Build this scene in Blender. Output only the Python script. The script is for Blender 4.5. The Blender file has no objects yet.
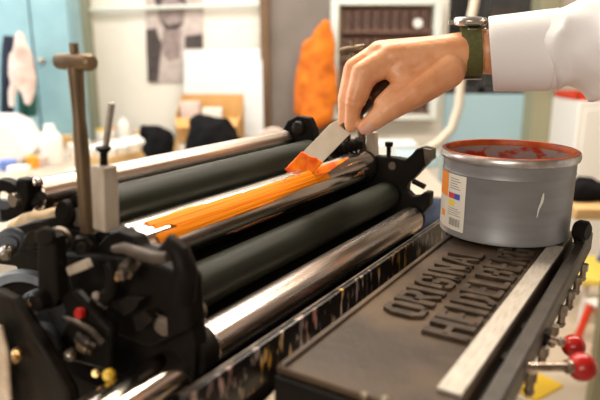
import bpy, bmesh, math, random
from math import sin, cos, pi, radians as R
from mathutils import Vector, Matrix, noise
random.seed(7)
S = bpy.context.scene
C = S.collection

# ------------------------------------------------------------------ camera, light, exposure
H = 1.45                                   # eye height
PITCH = R(14)
FPX = 600.0
cam_d = bpy.data.cameras.new('camera')
cam_d.sensor_width = 36.0
cam_d.lens = 36.0
cam_d.clip_start = 0.02
cam_d.dof.use_dof = True
cam_d.dof.focus_distance = 0.715
cam_d.dof.aperture_fstop = 4.2
cam = bpy.data.objects.new('camera', cam_d)
cam.location = (0, 0, H)
cam.rotation_euler = (R(90) - PITCH, 0, 0)
C.objects.link(cam)
S.camera = cam

world = bpy.data.worlds.new('world')
S.world = world
world.use_nodes = True
world.node_tree.nodes['Background'].inputs[0].default_value = (1.0, 0.93, 0.84, 1)
world.node_tree.nodes['Background'].inputs[1].default_value = 0.2

def area(name, loc, rot, sx, sy, watts, col):
    l = bpy.data.lights.new(name, 'AREA')
    l.shape = 'RECTANGLE'
    l.size, l.size_y = sx, sy
    l.energy = watts
    l.color = col
    o = bpy.data.objects.new(name, l)
    o.location = loc
    o.rotation_euler = rot
    C.objects.link(o)
    return o

area('ceiling_strip', (-0.9, 3.1, 3.25), (0, 0, 0), 3.2, 0.5, 54, (1.0, 0.95, 0.88))
area('ceiling_strip', (0.5, 1.7, 3.25), (0, 0, 0), 3.0, 0.45, 92, (1.0, 0.87, 0.70))
area('ceiling_strip', (-1.9, 0.9, 3.25), (0, 0, R(90)), 2.4, 0.4, 20, (1.0, 0.90, 0.78))
area('front_fill', (-0.9, -2.0, 2.0), (R(78), 0, R(-12)), 2.0, 1.2, 42, (1.0, 0.93, 0.84))  # added fill light behind the camera, brightens hand, cuff and shelf
area('window_daylight', (-3.05, 2.6, 2.0), (0, R(-90), 0), 1.5, 2.2, 45, (0.92, 0.96, 1.0))

S.view_settings.view_transform = 'Standard'
S.view_settings.look = 'None'
S.view_settings.gamma = 1
S.view_settings.exposure = 0.5
S.view_settings.use_curve_mapping = False
try:
    S.cycles.use_denoising = True
    S.cycles.denoiser = 'OPENIMAGEDENOISE'
    S.cycles.max_bounces = 8
    S.cycles.sample_clamp_indirect = 6
except Exception:
    pass

# ------------------------------------------------------------------ measuring helpers
cP, sP = cos(PITCH), sin(PITCH)
AX = R(32.2352)                            # heading of the press, clockwise from the view
D_ = Vector((sin(AX), cos(AX), 0))         # along the rollers
N_ = Vector((cos(AX), -sin(AX), 0))        # across the rollers, towards the shelf
def ray(x, y):
    a, b = (x - 300) / FPX, (200 - y) / FPX
    return Vector((a, cP + b * sP, -sP + b * cP))
EYE = Vector((0, 0, H))
def dep(x, y, D): return EYE + ray(x, y) * D
def onY(x, y, Y):
    r = ray(x, y); return EYE + r * (Y / r.y)
def onZ(x, y, z):
    r = ray(x, y); return EYE + r * ((z - H) / r.z)
def uvz(p):
    q = p - EYE
    return Vector((q.dot(D_), q.dot(N_), q.z))
def onU(x, y, u):
    r = ray(x, y); return uvz(EYE + r * (u / r.dot(D_)))
def onV(x, y, v):
    r = ray(x, y); return uvz(EYE + r * (v / r.dot(N_)))
BASE = EYE + D_ * 0.56 + N_ * -0.38
BASE.z = 0
def W(u, v, z): return EYE + D_ * u + N_ * v + Vector((0, 0, z))
def L(u, v, z): return Vector((u - 0.56, -(v + 0.38), z + H))   # in the press's own axes
def LV(p): return L(p[0], p[1], p[2])
PRESS_ROT = R(90) - AX

# ------------------------------------------------------------------ materials
def mat(name, col, rough=0.5, metal=0.0, col2=None, scale=20, stretch=(1, 1, 1), bump=0.0, bscale=None,
        rough2=None, coat=0.0, sss=0.0, emit=None, estr=1.0, spec=0.5, detail=4, lo=0.4, hi=0.65, trans=0.0, sheen=0.0, alpha=1.0):
    m = bpy.data.materials.new(name)
    m.use_nodes = True
    nt = m.node_tree
    b = nt.nodes['Principled BSDF']
    b.inputs['Base Color'].default_value = (*col, 1)
    b.inputs['Roughness'].default_value = rough
    b.inputs['Metallic'].default_value = metal
    b.inputs['Specular IOR Level'].default_value = spec
    b.inputs['Coat Weight'].default_value = coat
    b.inputs['Coat Roughness'].default_value = 0.15
    b.inputs['Transmission Weight'].default_value = trans
    b.inputs['Sheen Weight'].default_value = sheen
    if sss:
        b.inputs['Subsurface Weight'].default_value = sss
        b.inputs['Subsurface Radius'].default_value = (0.012, 0.005, 0.003)
        b.inputs['Subsurface Scale'].default_value = 0.6
    if emit:
        b.inputs['Emission Color'].default_value = (*emit, 1)
        b.inputs['Emission Strength'].default_value = estr
    tc = nt.nodes.new('ShaderNodeTexCoord')
    mp = nt.nodes.new('ShaderNodeMapping')
    mp.inputs['Scale'].default_value = stretch
    nt.links.new(tc.outputs['Object'], mp.inputs['Vector'])
    nz = nt.nodes.new('ShaderNodeTexNoise')
    nz.inputs['Scale'].default_value = scale
    nz.inputs['Detail'].default_value = detail
    nt.links.new(mp.outputs['Vector'], nz.inputs['Vector'])
    rp = nt.nodes.new('ShaderNodeValToRGB')
    rp.color_ramp.elements[0].position = lo
    rp.color_ramp.elements[1].position = hi
    nt.links.new(nz.outputs['Fac'], rp.inputs['Fac'])
    if col2:
        rp.color_ramp.elements[0].color = (*col, 1)
        rp.color_ramp.elements[1].color = (*col2, 1)
        nt.links.new(rp.outputs['Color'], b.inputs['Base Color'])
    if rough2 is not None:
        mr = nt.nodes.new('ShaderNodeMapRange')
        mr.inputs['From Min'].default_value = lo
        mr.inputs['From Max'].default_value = hi
        mr.inputs['To Min'].default_value = rough
        mr.inputs['To Max'].default_value = rough2
        nt.links.new(nz.outputs['Fac'], mr.inputs['Value'])
        nt.links.new(mr.outputs['Result'], b.inputs['Roughness'])
    if bump:
        n2 = nt.nodes.new('ShaderNodeTexNoise')
        n2.inputs['Scale'].default_value = bscale or scale
        n2.inputs['Detail'].default_value = 5
        nt.links.new(mp.outputs['Vector'], n2.inputs['Vector'])
        bp = nt.nodes.new('ShaderNodeBump')
        bp.inputs['Strength'].default_value = bump
        bp.inputs['Distance'].default_value = 0.002
        nt.links.new(n2.outputs['Fac'], bp.inputs['Height'])
        nt.links.new(bp.outputs['Normal'], b.inputs['Normal'])
    return m

M = {}
M['black'] = mat('black_machine_enamel', (0.008, 0.007, 0.006), 0.36, 0, (0.012, 0.009, 0.007), 30, bump=0.25, bscale=60, rough2=0.55, spec=0.07)
M['black_matt'] = mat('black_oily_iron', (0.008, 0.007, 0.006), 0.42, 0.0, (0.022, 0.016, 0.011), 45, bump=0.3, rough2=0.6, spec=0.10)
M['chrome'] = mat('chromed_steel', (0.66, 0.60, 0.54), 0.14, 1.0, (0.42, 0.33, 0.27), 9, (0.6, 12, 12), 0.08, 20, 0.28, lo=0.50, hi=0.75)
M['satin'] = mat('satin_chromed_steel', (0.62, 0.55, 0.49), 0.22, 1.0, (0.30, 0.225, 0.18), 8, (0.5, 14, 14), 0.1, 20, 0.36, lo=0.40, hi=0.68)
M['rubber'] = mat('green_black_rubber', (0.013, 0.016, 0.010), 0.42, 0, (0.019, 0.022, 0.014), 8, (1, 8, 8), 0.05, 60, 0.55, spec=0.16)
M['steel'] = mat('worn_steel', (0.42, 0.37, 0.31), 0.32, 0.9, (0.22, 0.17, 0.12), 40, bump=0.1, rough2=0.5)
M['steel_dark'] = mat('dark_oiled_steel', (0.17, 0.135, 0.105), 0.38, 0.7, (0.04, 0.03, 0.025), 40, bump=0.15)
M['bronze'] = mat('tarnished_bronze_post', (0.22, 0.15, 0.085), 0.42, 0.7, (0.09, 0.06, 0.036), 25, (1, 1, 0.3), 0.15, 60)
M['lever_brown'] = mat('oily_brown_steel', (0.11, 0.085, 0.065), 0.45, 0.3, (0.07, 0.052, 0.04), 60, bump=0.15)
M['brass'] = mat('brass', (0.62, 0.42, 0.18), 0.3, 1.0, (0.4, 0.25, 0.1), 50)
M['blocksteel'] = mat('tan_grey_steel_block', (0.52, 0.45, 0.37), 0.5, 0.2, (0.38, 0.31, 0.24), 60, (1, 1, 0.4), 0.1)
M['shelf'] = mat('worn_cast_iron', (0.038, 0.023, 0.013), 0.40, 0.0, (0.105, 0.068, 0.040), 11, bump=0.25, bscale=120, rough2=0.55, spec=0.22)
M['letter'] = mat('worn_cast_letters', (0.030, 0.019, 0.011), 0.42, 0.0, (0.070, 0.046, 0.029), 60, bump=0.2, spec=0.22)
M['rail'] = mat('grey_brown_iron_rail', (0.050, 0.041, 0.033), 0.42, 0.2, (0.032, 0.025, 0.020), 60, bump=0.15)
M['bar'] = mat('planed_pale_steel', (0.46, 0.42, 0.37), 0.5, 0.35, (0.36, 0.32, 0.27), 60, (1, 6, 6), 0.1)
M['can'] = mat('grey_can_enamel', (0.25, 0.248, 0.25), 0.42, 0.3, (0.22, 0.214, 0.212), 14, (1, 1, 6), 0.04, 40)
M['canrim'] = mat('bare_tin_rim', (0.60, 0.57, 0.54), 0.3, 0.7, (0.42, 0.38, 0.36), 60, bump=0.1)
M['redink'] = mat('red_printing_ink', (0.30, 0.032, 0.005), 0.4, 0, (0.55, 0.12, 0.015), 30, bump=0.4, spec=0.3)
M['inwall'] = mat('ink_smeared_tin', (0.34, 0.032, 0.008), 0.4, 0, (0.28, 0.22, 0.20), 38, (1, 1, 1.6), 0.3, 60, spec=0.3, lo=0.38, hi=0.47)
M['orange'] = mat('orange_printing_ink', (1.0, 0.29, 0.001), 0.55, 0, (1.0, 0.235, 0.0), 30, (0.15, 5, 5), 0.3, 40, spec=0.15)
M['orange_dark'] = mat('red_orange_ink_lump', (0.80, 0.085, 0.003), 0.35, 0, (1.0, 0.235, 0.004), 55, bump=0.4, bscale=90, spec=0.3, lo=0.36, hi=0.56)
M['smear'] = mat('thin_dried_orange_smear', (0.66, 0.33, 0.20), 0.25, 0.75, (0.75, 0.30, 0.12), 30, (0.3, 6, 6))
M['skin'] = mat('skin', (0.72, 0.31, 0.14), 0.40, 0, (0.84, 0.43, 0.225), 26, bump=0.35, bscale=160, sss=0.15)
M['nail'] = mat('fingernail', (0.74, 0.42, 0.33), 0.25, 0, sss=0.1)
M['shirt'] = mat('white_cotton', (0.80, 0.785, 0.785), 0.8, 0, bump=0.12, bscale=500, sheen=0.2)
M['stitch'] = mat('white_stitching', (0.66, 0.64, 0.64), 0.9)
M['strap'] = mat('olive_webbing', (0.105, 0.105, 0.028), 0.8, 0, (0.075, 0.08, 0.02), 300, bump=0.5, bscale=600)
M['watch'] = mat('polished_watch_steel', (0.75, 0.72, 0.68), 0.2, 1.0)
M['glass'] = mat('watch_glass', (0.12, 0.12, 0.13), 0.05, 0, coat=1)
M['blade'] = mat('knife_steel', (0.72, 0.63, 0.50), 0.45, 0.2, (0.64, 0.55, 0.43), 40, bump=0.05)
M['handle'] = mat('dark_wood_handle', (0.035, 0.018, 0.009), 0.4, 0, (0.09, 0.05, 0.02), 50, (1, 8, 1))
M['redknob'] = mat('red_plastic_knob', (0.42, 0.014, 0.010), 0.2, 0, (0.30, 0.01, 0.008), 40, coat=0.2, spec=0.3)
M['trousers'] = mat('dark_denim', (0.03, 0.035, 0.05), 0.9, bump=0.2, bscale=300)
M['hair'] = mat('brown_hair', (0.05, 0.03, 0.018), 0.6, bump=0.5, bscale=200)
M['shoe'] = mat('black_leather', (0.015, 0.013, 0.012), 0.4)
M['cream'] = mat('cream_cloth', (0.66, 0.50, 0.31), 0.9, 0, (0.56, 0.39, 0.20), 40, bump=0.3)
M['pale_cream'] = mat('pale_cream_cloth', (0.70, 0.58, 0.44), 0.85, 0, (0.50, 0.37, 0.25), 40, bump=0.3)
M['blue_grey'] = mat('blue_grey_enamel', (0.12, 0.135, 0.16), 0.42, 0.2, (0.08, 0.09, 0.105), 30, bump=0.15)
M['wheel_blue'] = mat('blue_grey_wheel_enamel', (0.24, 0.27, 0.31), 0.45, 0.1, (0.16, 0.18, 0.21), 40, bump=0.2)
M['yellow'] = mat('yellow_plastic', (0.85, 0.55, 0.02), 0.4)
M['stain'] = mat('ink_stained_plate', (0.010, 0.008, 0.008), 0.28, 0, bump=0.1)
# room
M['wall'] = mat('white_painted_wall', (0.80, 0.77, 0.70), 0.8, 0, (0.76, 0.73, 0.66), 3, bump=0.1, bscale=80)
M['ceiling'] = mat('grey_brown_ceiling', (0.26, 0.22, 0.185), 0.9, bump=0.05)
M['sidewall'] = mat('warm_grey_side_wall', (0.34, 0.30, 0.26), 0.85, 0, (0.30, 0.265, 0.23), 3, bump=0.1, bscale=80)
M['floor'] = mat('beige_workshop_floor', (0.62, 0.53, 0.42), 0.5, 0, (0.54, 0.45, 0.35), 6, bump=0.1)
M['teal'] = mat('pale_teal_paint', (0.25, 0.42, 0.47), 0.5, 0, (0.21, 0.37, 0.42), 6)
M['teal_dark'] = mat('teal_paint_shadow_gap', (0.06, 0.13, 0.15), 0.6)
M['sage'] = mat('grey_green_shade', (0.27, 0.28, 0.20), 0.7)
M['wood'] = mat('brown_stained_wood', (0.17, 0.095, 0.045), 0.5, 0, (0.10, 0.055, 0.025), 30, (6, 6, 0.6), 0.2)
M['lightwood'] = mat('pale_bench_wood', (0.55, 0.36, 0.16), 0.6, 0, (0.45, 0.28, 0.12), 20, (0.6, 6, 6), 0.1)
M['doorgrey'] = mat('warm_grey_door_paint', (0.20, 0.17, 0.15), 0.55, 0, (0.17, 0.145, 0.125), 5)
M['white'] = mat('white_gloss', (0.80, 0.79, 0.76), 0.5)
M['whitecool'] = mat('white_board', (0.62, 0.65, 0.67), 0.6)
M['orangecloth'] = mat('orange_workwear', (0.72, 0.19, 0.006), 0.85, 0, (0.46, 0.10, 0.003), 14, bump=0.6, bscale=30)
M['caseframe'] = mat('pale_grey_frame', (0.66, 0.70, 0.66), 0.6)
M['caseback'] = mat('brown_case_back', (0.22, 0.12, 0.08), 0.7, 0, (0.17, 0.09, 0.06), 20)
M['type'] = mat('old_wood_type', (0.11, 0.055, 0.04), 0.6, 0, (0.20, 0.11, 0.08), 60)
M['type_face'] = mat('inked_type_face', (0.035, 0.022, 0.020), 0.5)
M['card'] = mat('cardboard', (0.62, 0.36, 0.13), 0.8, 0, (0.56, 0.31, 0.10), 10)
M['blackcloth'] = mat('black_cloth_bag', (0.005, 0.005, 0.006), 0.9, 0, bump=0.6, bscale=60, spec=0.1)
M['paper'] = mat('white_paper', (0.74, 0.71, 0.65), 0.8)
M['benchtop'] = mat('pale_bench_top', (0.46, 0.41, 0.34), 0.7, 0, (0.38, 0.33, 0.27), 4)
M['ph_bg'] = mat('photo_light_tone', (0.46, 0.39, 0.37), 0.6, 0, (0.58, 0.51, 0.48), 14)
M['ph_mid'] = mat('photo_mid_tone', (0.24, 0.185, 0.18), 0.6, 0, (0.36, 0.29, 0.28), 20)
M['ph_dark'] = mat('photo_dark_tone', (0.045, 0.035, 0.035), 0.6, 0, (0.085, 0.065, 0.06), 20)
M['navy'] = mat('navy_cloth', (0.02, 0.03, 0.06), 0.9)
M['green'] = mat('dark_green_cloth', (0.01, 0.08, 0.065), 0.9)
M['pinkwhite'] = mat('pale_pink_cloth', (0.66, 0.54, 0.49), 0.9, 0, (0.54, 0.42, 0.38), 12, bump=0.4)
M['greycloth'] = mat('pale_grey_cloth', (0.36, 0.42, 0.42), 0.9)
M['pot'] = mat('white_pot', (0.82, 0.78, 0.70), 0.5)
M['orangelid'] = mat('orange_lid', (0.85, 0.32, 0.02), 0.5)
M['yellowlid'] = mat('yellow_lid', (0.85, 0.58, 0.04), 0.5)
M['bluelid'] = mat('blue_label', (0.12, 0.20, 0.55), 0.5)
M['hosecol'] = mat('beige_hose', (0.58, 0.52, 0.43), 0.6)
M['mint'] = mat('mint_paper', (0.48, 0.66, 0.52), 0.8)
M['skyblue'] = mat('pale_blue_panel', (0.36, 0.54, 0.62), 0.6)
M['olive'] = mat('olive_grey_column', (0.30, 0.29, 0.19), 0.7)
M['darkframe'] = mat('dark_window_frame', (0.03, 0.03, 0.032), 0.5)
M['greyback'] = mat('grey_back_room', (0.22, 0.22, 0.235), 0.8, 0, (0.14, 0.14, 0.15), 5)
M['pane'] = mat('window_glass', (0.9, 0.92, 0.92), 0.02, 0, trans=1.0)
M['bluecloth'] = mat('bright_blue_cloth', (0.01, 0.06, 0.42), 0.7)
M['yellowsheet'] = mat('pale_yellow_plastic', (0.80, 0.62, 0.10), 0.6)
M['redpaint'] = mat('red_paint', (0.70, 0.05, 0.015), 0.4)
M['txt'] = mat('label_print_grey', (0.20, 0.18, 0.17), 0.7)
M['lab'] = mat('label_paper', (0.72, 0.66, 0.56), 0.6)
M['lab_o'] = mat('label_orange', (0.90, 0.28, 0.03), 0.6)
M['lab_r'] = mat('label_red', (0.60, 0.05, 0.06), 0.6)
M['lab_b'] = mat('label_blue', (0.06, 0.08, 0.40), 0.6)
M['lab_y'] = mat('label_yellow', (0.85, 0.62, 0.04), 0.6)

# ------------------------------------------------------------------ mesh builder
def frame_of(ax):
    ax = Vector(ax).normalized()
    h = Vector((0, 0, 1)) if abs(ax.z) < 0.9 else Vector((1, 0, 0))
    a = ax.cross(h).normalized()
    return ax, a, ax.cross(a).normalized()

class MB:
    def __init__(s):
        s.v, s.f, s.m = [], [], []
        s.mi = 0
    def add(s, vs, fs):
        k = len(s.v)
        s.v += [Vector(p) for p in vs]
        for f in fs:
            s.f.append([i + k for i in f]); s.m.append(s.mi)
        return s
    def loft(s, rings, closed=True, caps=True):
        n = len(rings[0]); vs = [p for r in rings for p in r]; fs = []
        for i in range(len(rings) - 1):
            for j in range(n if closed else n - 1):
                a, b = i * n + j, i * n + (j + 1) % n
                fs.append([a, b, b + n, a + n])
        if caps and closed:
            fs.append(list(range(n))[::-1])
            fs.append([(len(rings) - 1) * n + j for j in range(n)])
        return s.add(vs, fs)
    def cyl(s, p0, p1, r0, r1=None, seg=24, caps=True):
        p0, p1 = Vector(p0), Vector(p1)
        r1 = r0 if r1 is None else r1
        _, a, b = frame_of(p1 - p0)
        ring = lambda p, r: [p + a * (r * cos(2 * pi * k / seg)) + b * (r * sin(2 * pi * k / seg)) for k in range(seg)]
        return s.loft([ring(p0, r0), ring(p1, r1)], True, caps)
    def lathe(s, o, ax, prof, seg=40, caps=False):
        o = Vector(o); ax, a, b = frame_of(ax)
        return s.loft([[o + ax * h + a * (r * cos(2 * pi * k / seg)) + b * (r * sin(2 * pi * k / seg)) for k in range(seg)]
                       for r, h in prof], True, caps)
    def box(s, c, hs, ax=None):
        c = Vector(c)
        X, Y, Z = ax or (Vector((1, 0, 0)), Vector((0, 1, 0)), Vector((0, 0, 1)))
        vs = [c + X * (i * hs[0]) + Y * (j * hs[1]) + Z * (k * hs[2]) for i in (-1, 1) for j in (-1, 1) for k in (-1, 1)]
        return s.add(vs, [[0, 1, 3, 2], [4, 6, 7, 5], [0, 4, 5, 1], [2, 3, 7, 6], [0, 2, 6, 4], [1, 5, 7, 3]])
    def prism(s, poly, ext):
        poly = [Vector(p) for p in poly]; ext = Vector(ext); n = len(poly)
        vs = poly + [p + ext for p in poly]
        fs = [list(range(n))[::-1], [n + i for i in range(n)]] + [[i, (i + 1) % n, n + (i + 1) % n, n + i] for i in range(n)]
        return s.add(vs, fs)
    def bar(s, p0, p1, w, h, up=(0, 0, 1)):
        p0, p1 = Vector(p0), Vector(p1); ax = (p1 - p0).normalized()
        side = ax.cross(Vector(up)).normalized(); u = side.cross(ax)
        return s.box((p0 + p1) / 2, ((p1 - p0).length / 2, w / 2, h / 2), (ax, side, u))
    def tube(s, pts, r, seg=12, caps=True):
        pts = [Vector(p) for p in pts]; rings = []
        rr = r if isinstance(r, (list, tuple)) else [r] * len(pts)
        t0 = (pts[1] - pts[0]).normalized(); _, a, b = frame_of(t0)
        for i, p in enumerate(pts):
            t = (pts[min(i + 1, len(pts) - 1)] - pts[max(i - 1, 0)]).normalized()
            a = (a - t * a.dot(t)).normalized(); b = t.cross(a)
            rings.append([p + a * (rr[i] * cos(2 * pi * k / seg)) + b * (rr[i] * sin(2 * pi * k / seg)) for k in range(seg)])
        return s.loft(rings, True, caps)
    def ball(s, c, r, seg=20, rings=12, sc=(1, 1, 1), ax=None):
        c = Vector(c); X, Y, Z = ax or (Vector((1, 0, 0)), Vector((0, 1, 0)), Vector((0, 0, 1)))
        rs = []
        for i in range(rings + 1):
            t = pi * (0.001 + 0.998 * i / rings)
            rs.append([c + X * (r * sc[0] * sin(t) * cos(2 * pi * k / seg)) + Y * (r * sc[1] * sin(t) * sin(2 * pi * k / seg)) + Z * (-r * sc[2] * cos(t)) for k in range(seg)])
        return s.loft(rs, True, True)
    def hexa(s, p0, p1, r): return s.cyl(p0, p1, r, r, 6)
    def build(s, name, mats, parent=None, bevel=0.0, angle=35, segs=2, loc=None, rot=None):
        me = bpy.data.meshes.new(name)
        me.from_pydata([tuple(p) for p in s.v], [], s.f)
        if not isinstance(mats, (list, tuple)): mats = [mats]
        for m_ in mats: me.materials.append(M[m_] if isinstance(m_, str) else m_)
        me.polygons.foreach_set('material_index', s.m)
        bm = bmesh.new(); bm.from_mesh(me)
        bmesh.ops.recalc_face_normals(bm, faces=bm.faces)
        bm.to_mesh(me); bm.free()
        me.shade_smooth()
        me.set_sharp_from_angle(angle=R(angle))
        o = bpy.data.objects.new(name, me)
        C.objects.link(o)
        if parent is None and loc is None and rot is None:   # origin at the base of the thing
            xs = [v.co for v in me.vertices]
            o0 = Vector((sum(p.x for p in xs) / len(xs), sum(p.y for p in xs) / len(xs), min(p.z for p in xs)))
            me.transform(Matrix.Translation(-o0)); o.location = o0
        if loc is not None: o.location = loc
        if rot is not None: o.rotation_euler = rot
        if parent is not None: o.parent = parent
        if bevel:
            b = o.modifiers.new('bevel', 'BEVEL'); b.width = bevel; b.segments = segs
            b.limit_method = 'ANGLE'; b.angle_limit = R(40); b.harden_normals = False
        return o

def tag(o, label, cat, group=None):
    o['label'] = label; o['category'] = cat
    if group: o['group'] = group
    return o
def root(name, loc, rotz, label, cat, group=None):
    o = bpy.data.objects.new(name, None); C.objects.link(o)
    o.location = loc; o.rotation_euler = (0, 0, rotz); o.empty_display_size = 0.1
    return tag(o, label, cat, group)
def struct(o):
    o['kind'] = 'structure'; return o
def dup(o, loc, rotz=None, label=None):
    def cp(x, par):
        c = x.copy(); C.objects.link(c)
        if par: c.parent = par
        for ch in x.children: cp(ch, c)
        return c
    c = cp(o, None); c.location = loc
    if rotz is not None: c.rotation_euler = (0, 0, rotz)
    if label: c['label'] = label
    return c

def lumpy(o, amp, freq, seed=0):
    me = o.data
    for v in me.vertices:
        d = noise.noise_vector(v.co * freq + Vector((seed, seed * 1.7, 3))) * amp
        v.co += d
    me.update()

# blend many capsules into one continuous skin
def capsule_skin(name, caps, voxel, mats, parent=None, smooth=6, post=None):
    mb = MB()
    for p0, p1, r0, r1 in caps:
        p0, p1 = Vector(p0), Vector(p1)
        n = max(3, int((p1 - p0).length / 0.004))
        n = min(n, 40)
        ax, a, b = frame_of(p1 - p0) if (p1 - p0).length > 1e-6 else frame_of((0, 0, 1))
        rings = []; K = 20
        for i in range(7):
            t = -pi / 2 + (pi / 2) * i / 6 * 0.999 + 0.001
            rings.append((p0 + ax * (r0 * sin(t)), r0 * cos(t)))
        for i in range(1, n):
            f = i / n
            rings.append((p0.lerp(p1, f), r0 + (r1 - r0) * f))
        for i in range(7):
            t = (pi / 2) * i / 6 * 0.999
            rings.append((p1 + ax * (r1 * sin(t)), r1 * cos(t)))
        mb.loft([[c + a * (max(r, 1e-5) * cos(2 * pi * k / K)) + b * (max(r, 1e-5) * sin(2 * pi * k / K)) for k in range(K)] for c, r in rings])
    o = mb.build(name, mats, None, loc=(0, 0, 0))
    rm = o.modifiers.new('remesh', 'REMESH'); rm.mode = 'VOXEL'; rm.voxel_size = voxel
    sm = o.modifiers.new('smooth', 'SMOOTH'); sm.factor = 0.5; sm.iterations = smooth
    dg = bpy.context.evaluated_depsgraph_get(); dg.update()
    me = bpy.data.meshes.new_from_object(o.evaluated_get(dg))
    o.modifiers.clear(); old = o.data; o.data = me; bpy.data.meshes.remove(old); me.name = name
    if not me.materials:
        for m_ in (mats if isinstance(mats, (list, tuple)) else [mats]): me.materials.append(M[m_])
    me.shade_smooth()
    if post: post(me)
    if parent is not None: 
        o.parent = parent; me.transform(Matrix.Translation(-parent.location))
    return o

# ================================================================== ROOM
struct(MB().box((0.3, 1.6, -0.05), (3.9, 3.9, 0.05)).build('floor', 'floor'))
struct(MB().box((0.3, 1.6, 3.45), (3.9, 3.9, 0.05)).build('ceiling', 'ceiling'))
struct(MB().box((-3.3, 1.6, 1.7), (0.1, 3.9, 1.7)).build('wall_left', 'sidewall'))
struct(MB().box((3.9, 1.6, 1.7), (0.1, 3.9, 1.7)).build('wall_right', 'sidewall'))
struct(MB().box((0.3, -2.2, 1.7), (3.7, 0.1, 1.7)).build('wall_front', 'sidewall'))
YB = 4.3
def bx(mb, x0, x1, z0, z1, y0, y1): return mb.box(((x0 + x1) / 2, (y0 + y1) / 2, (z0 + z1) / 2), ((x1 - x0) / 2, (y1 - y0) / 2, (z1 - z0) / 2))
X = lambda px, Y=YB, py=60: onY(px, py, Y).x
Zp = lambda py, Y=YB: onY(300, py, Y).z
wx0, wx1, wz0 = X(446), X(534), Zp(94)
wb = MB()
bx(wb, -3.2, wx0, 0, 3.4, YB, YB + 0.12)
bx(wb, wx1, 3.8, 0, 3.4, YB, YB + 0.12)
bx(wb, wx0, wx1, 2.35, 3.4, YB, YB + 0.12)
bx(wb, wx0, wx1, 0, wz0, YB, YB + 0.12)
struct(wb.build('wall_back', 'wall'))
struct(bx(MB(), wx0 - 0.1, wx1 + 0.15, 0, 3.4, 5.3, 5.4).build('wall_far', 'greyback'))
struct(bx(MB(), wx0, wx1, wz0 - 0.75, wz0, YB - 0.03, YB - 0.001).build('trim_1', 'skyblue', bevel=0.004))
wf = MB()
for x in (wx0, X(484), wx1): bx(wf, x - 0.025, x + 0.025, wz0, 2.35, YB + 0.005, YB + 0.07)
for z in (wz0 + 0.025, 2.35 - 0.025): bx(wf, wx0, wx1, z - 0.025, z + 0.025, YB + 0.005, YB + 0.07)
w1 = struct(wf.build('window_1', 'darkframe', bevel=0.004))
bx(MB(), wx0 - w1.location.x, wx1 - w1.location.x, 0.03, 2.32 - wz0, -0.003, 0.003).build('pane', 'pane', w1)
# column, shade strip and pipe
struct(bx(MB(), X(537, 4.1), X(557, 4.1), 0, 3.4, 4.1, YB - 0.001).build('trim_2', 'olive', bevel=0.006))
struct(bx(MB(), X(77, 4.2), X(91, 4.2), 0, 3.4, 4.2, YB - 0.001).build('trim_3', 'sage', bevel=0.006))  # grey-green strip stands in for the shadowed gap beside the cupboard
pp = MB().cyl((X(92), YB - 0.04, Zp(10.5)), (X(262), YB - 0.04, Zp(5)), 0.014)
struct(pp.build('trim_4', 'caseframe'))
# door with wooden casing
dm = MB(); bx(dm, X(261, 4.25), X(270, 4.25), 0, 2.3, 4.2, YB - 0.002); bx(dm, X(334, 4.25), X(342, 4.25), 0, 2.3, 4.2, YB - 0.002)
bx(dm, X(261, 4.25), X(342, 4.25), 2.3, 2.38, 4.2, YB - 0.002)
struct(dm.build('trim_5', 'wood', bevel=0.004))
dd = MB(); bx(dd, X(270, 4.25), X(334, 4.25), 0.01, 2.3, 4.25, YB - 0.003)
d1 = struct(dd.build('door_1', 'doorgrey', bevel=0.004))
hb = MB().cyl((0.17, -0.07, 1.05), (0.17, -0.03, 1.05), 0.012).cyl((0.17, -0.065, 1.05), (0.07, -0.065, 1.05), 0.009)
hb.build('handle', 'steel', d1)

hk = onY(326, 27, 4.2) - d1.location
MB().cyl((hk.x, -0.03, hk.z), (hk.x, -0.12, hk.z + .01), 0.008).build('coat_hook', 'steel', d1)

# ------------------------------------------------------------------ teal cupboard with coats
YC = 3.9
tx0, tx1 = X(-40, YC - .24), X(74, YC - .24)
tc = root('cupboard', ((tx0 + tx1) / 2, YC, 0), 0, 'tall pale teal cupboard at the left wall with coats hung on its front', 'cupboard')
wd = (tx1 - tx0)
b = MB(); bx(b, -wd / 2, wd / 2, 0.0, 2.3, -0.22, -0.06); b.build('body', 'teal', tc, bevel=0.006)
mid = X(35, YC - .24) - (tx0 + tx1) / 2
b = MB(); bx(b, -wd / 2 + 0.01, mid - 0.006, 0.06, 2.27, -0.25, -0.22); b.build('door', 'teal', tc, bevel=0.005)
b = MB(); bx(b, mid + 0.006, wd / 2 - 0.01, 0.06, 2.27, -0.25, -0.22); b.build('door', 'teal', tc, bevel=0.005)
b = MB().ball((mid + 0.05, -0.27, Zp(60, YC)), 0.02); b.build('knob', 'steel', tc)

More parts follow.
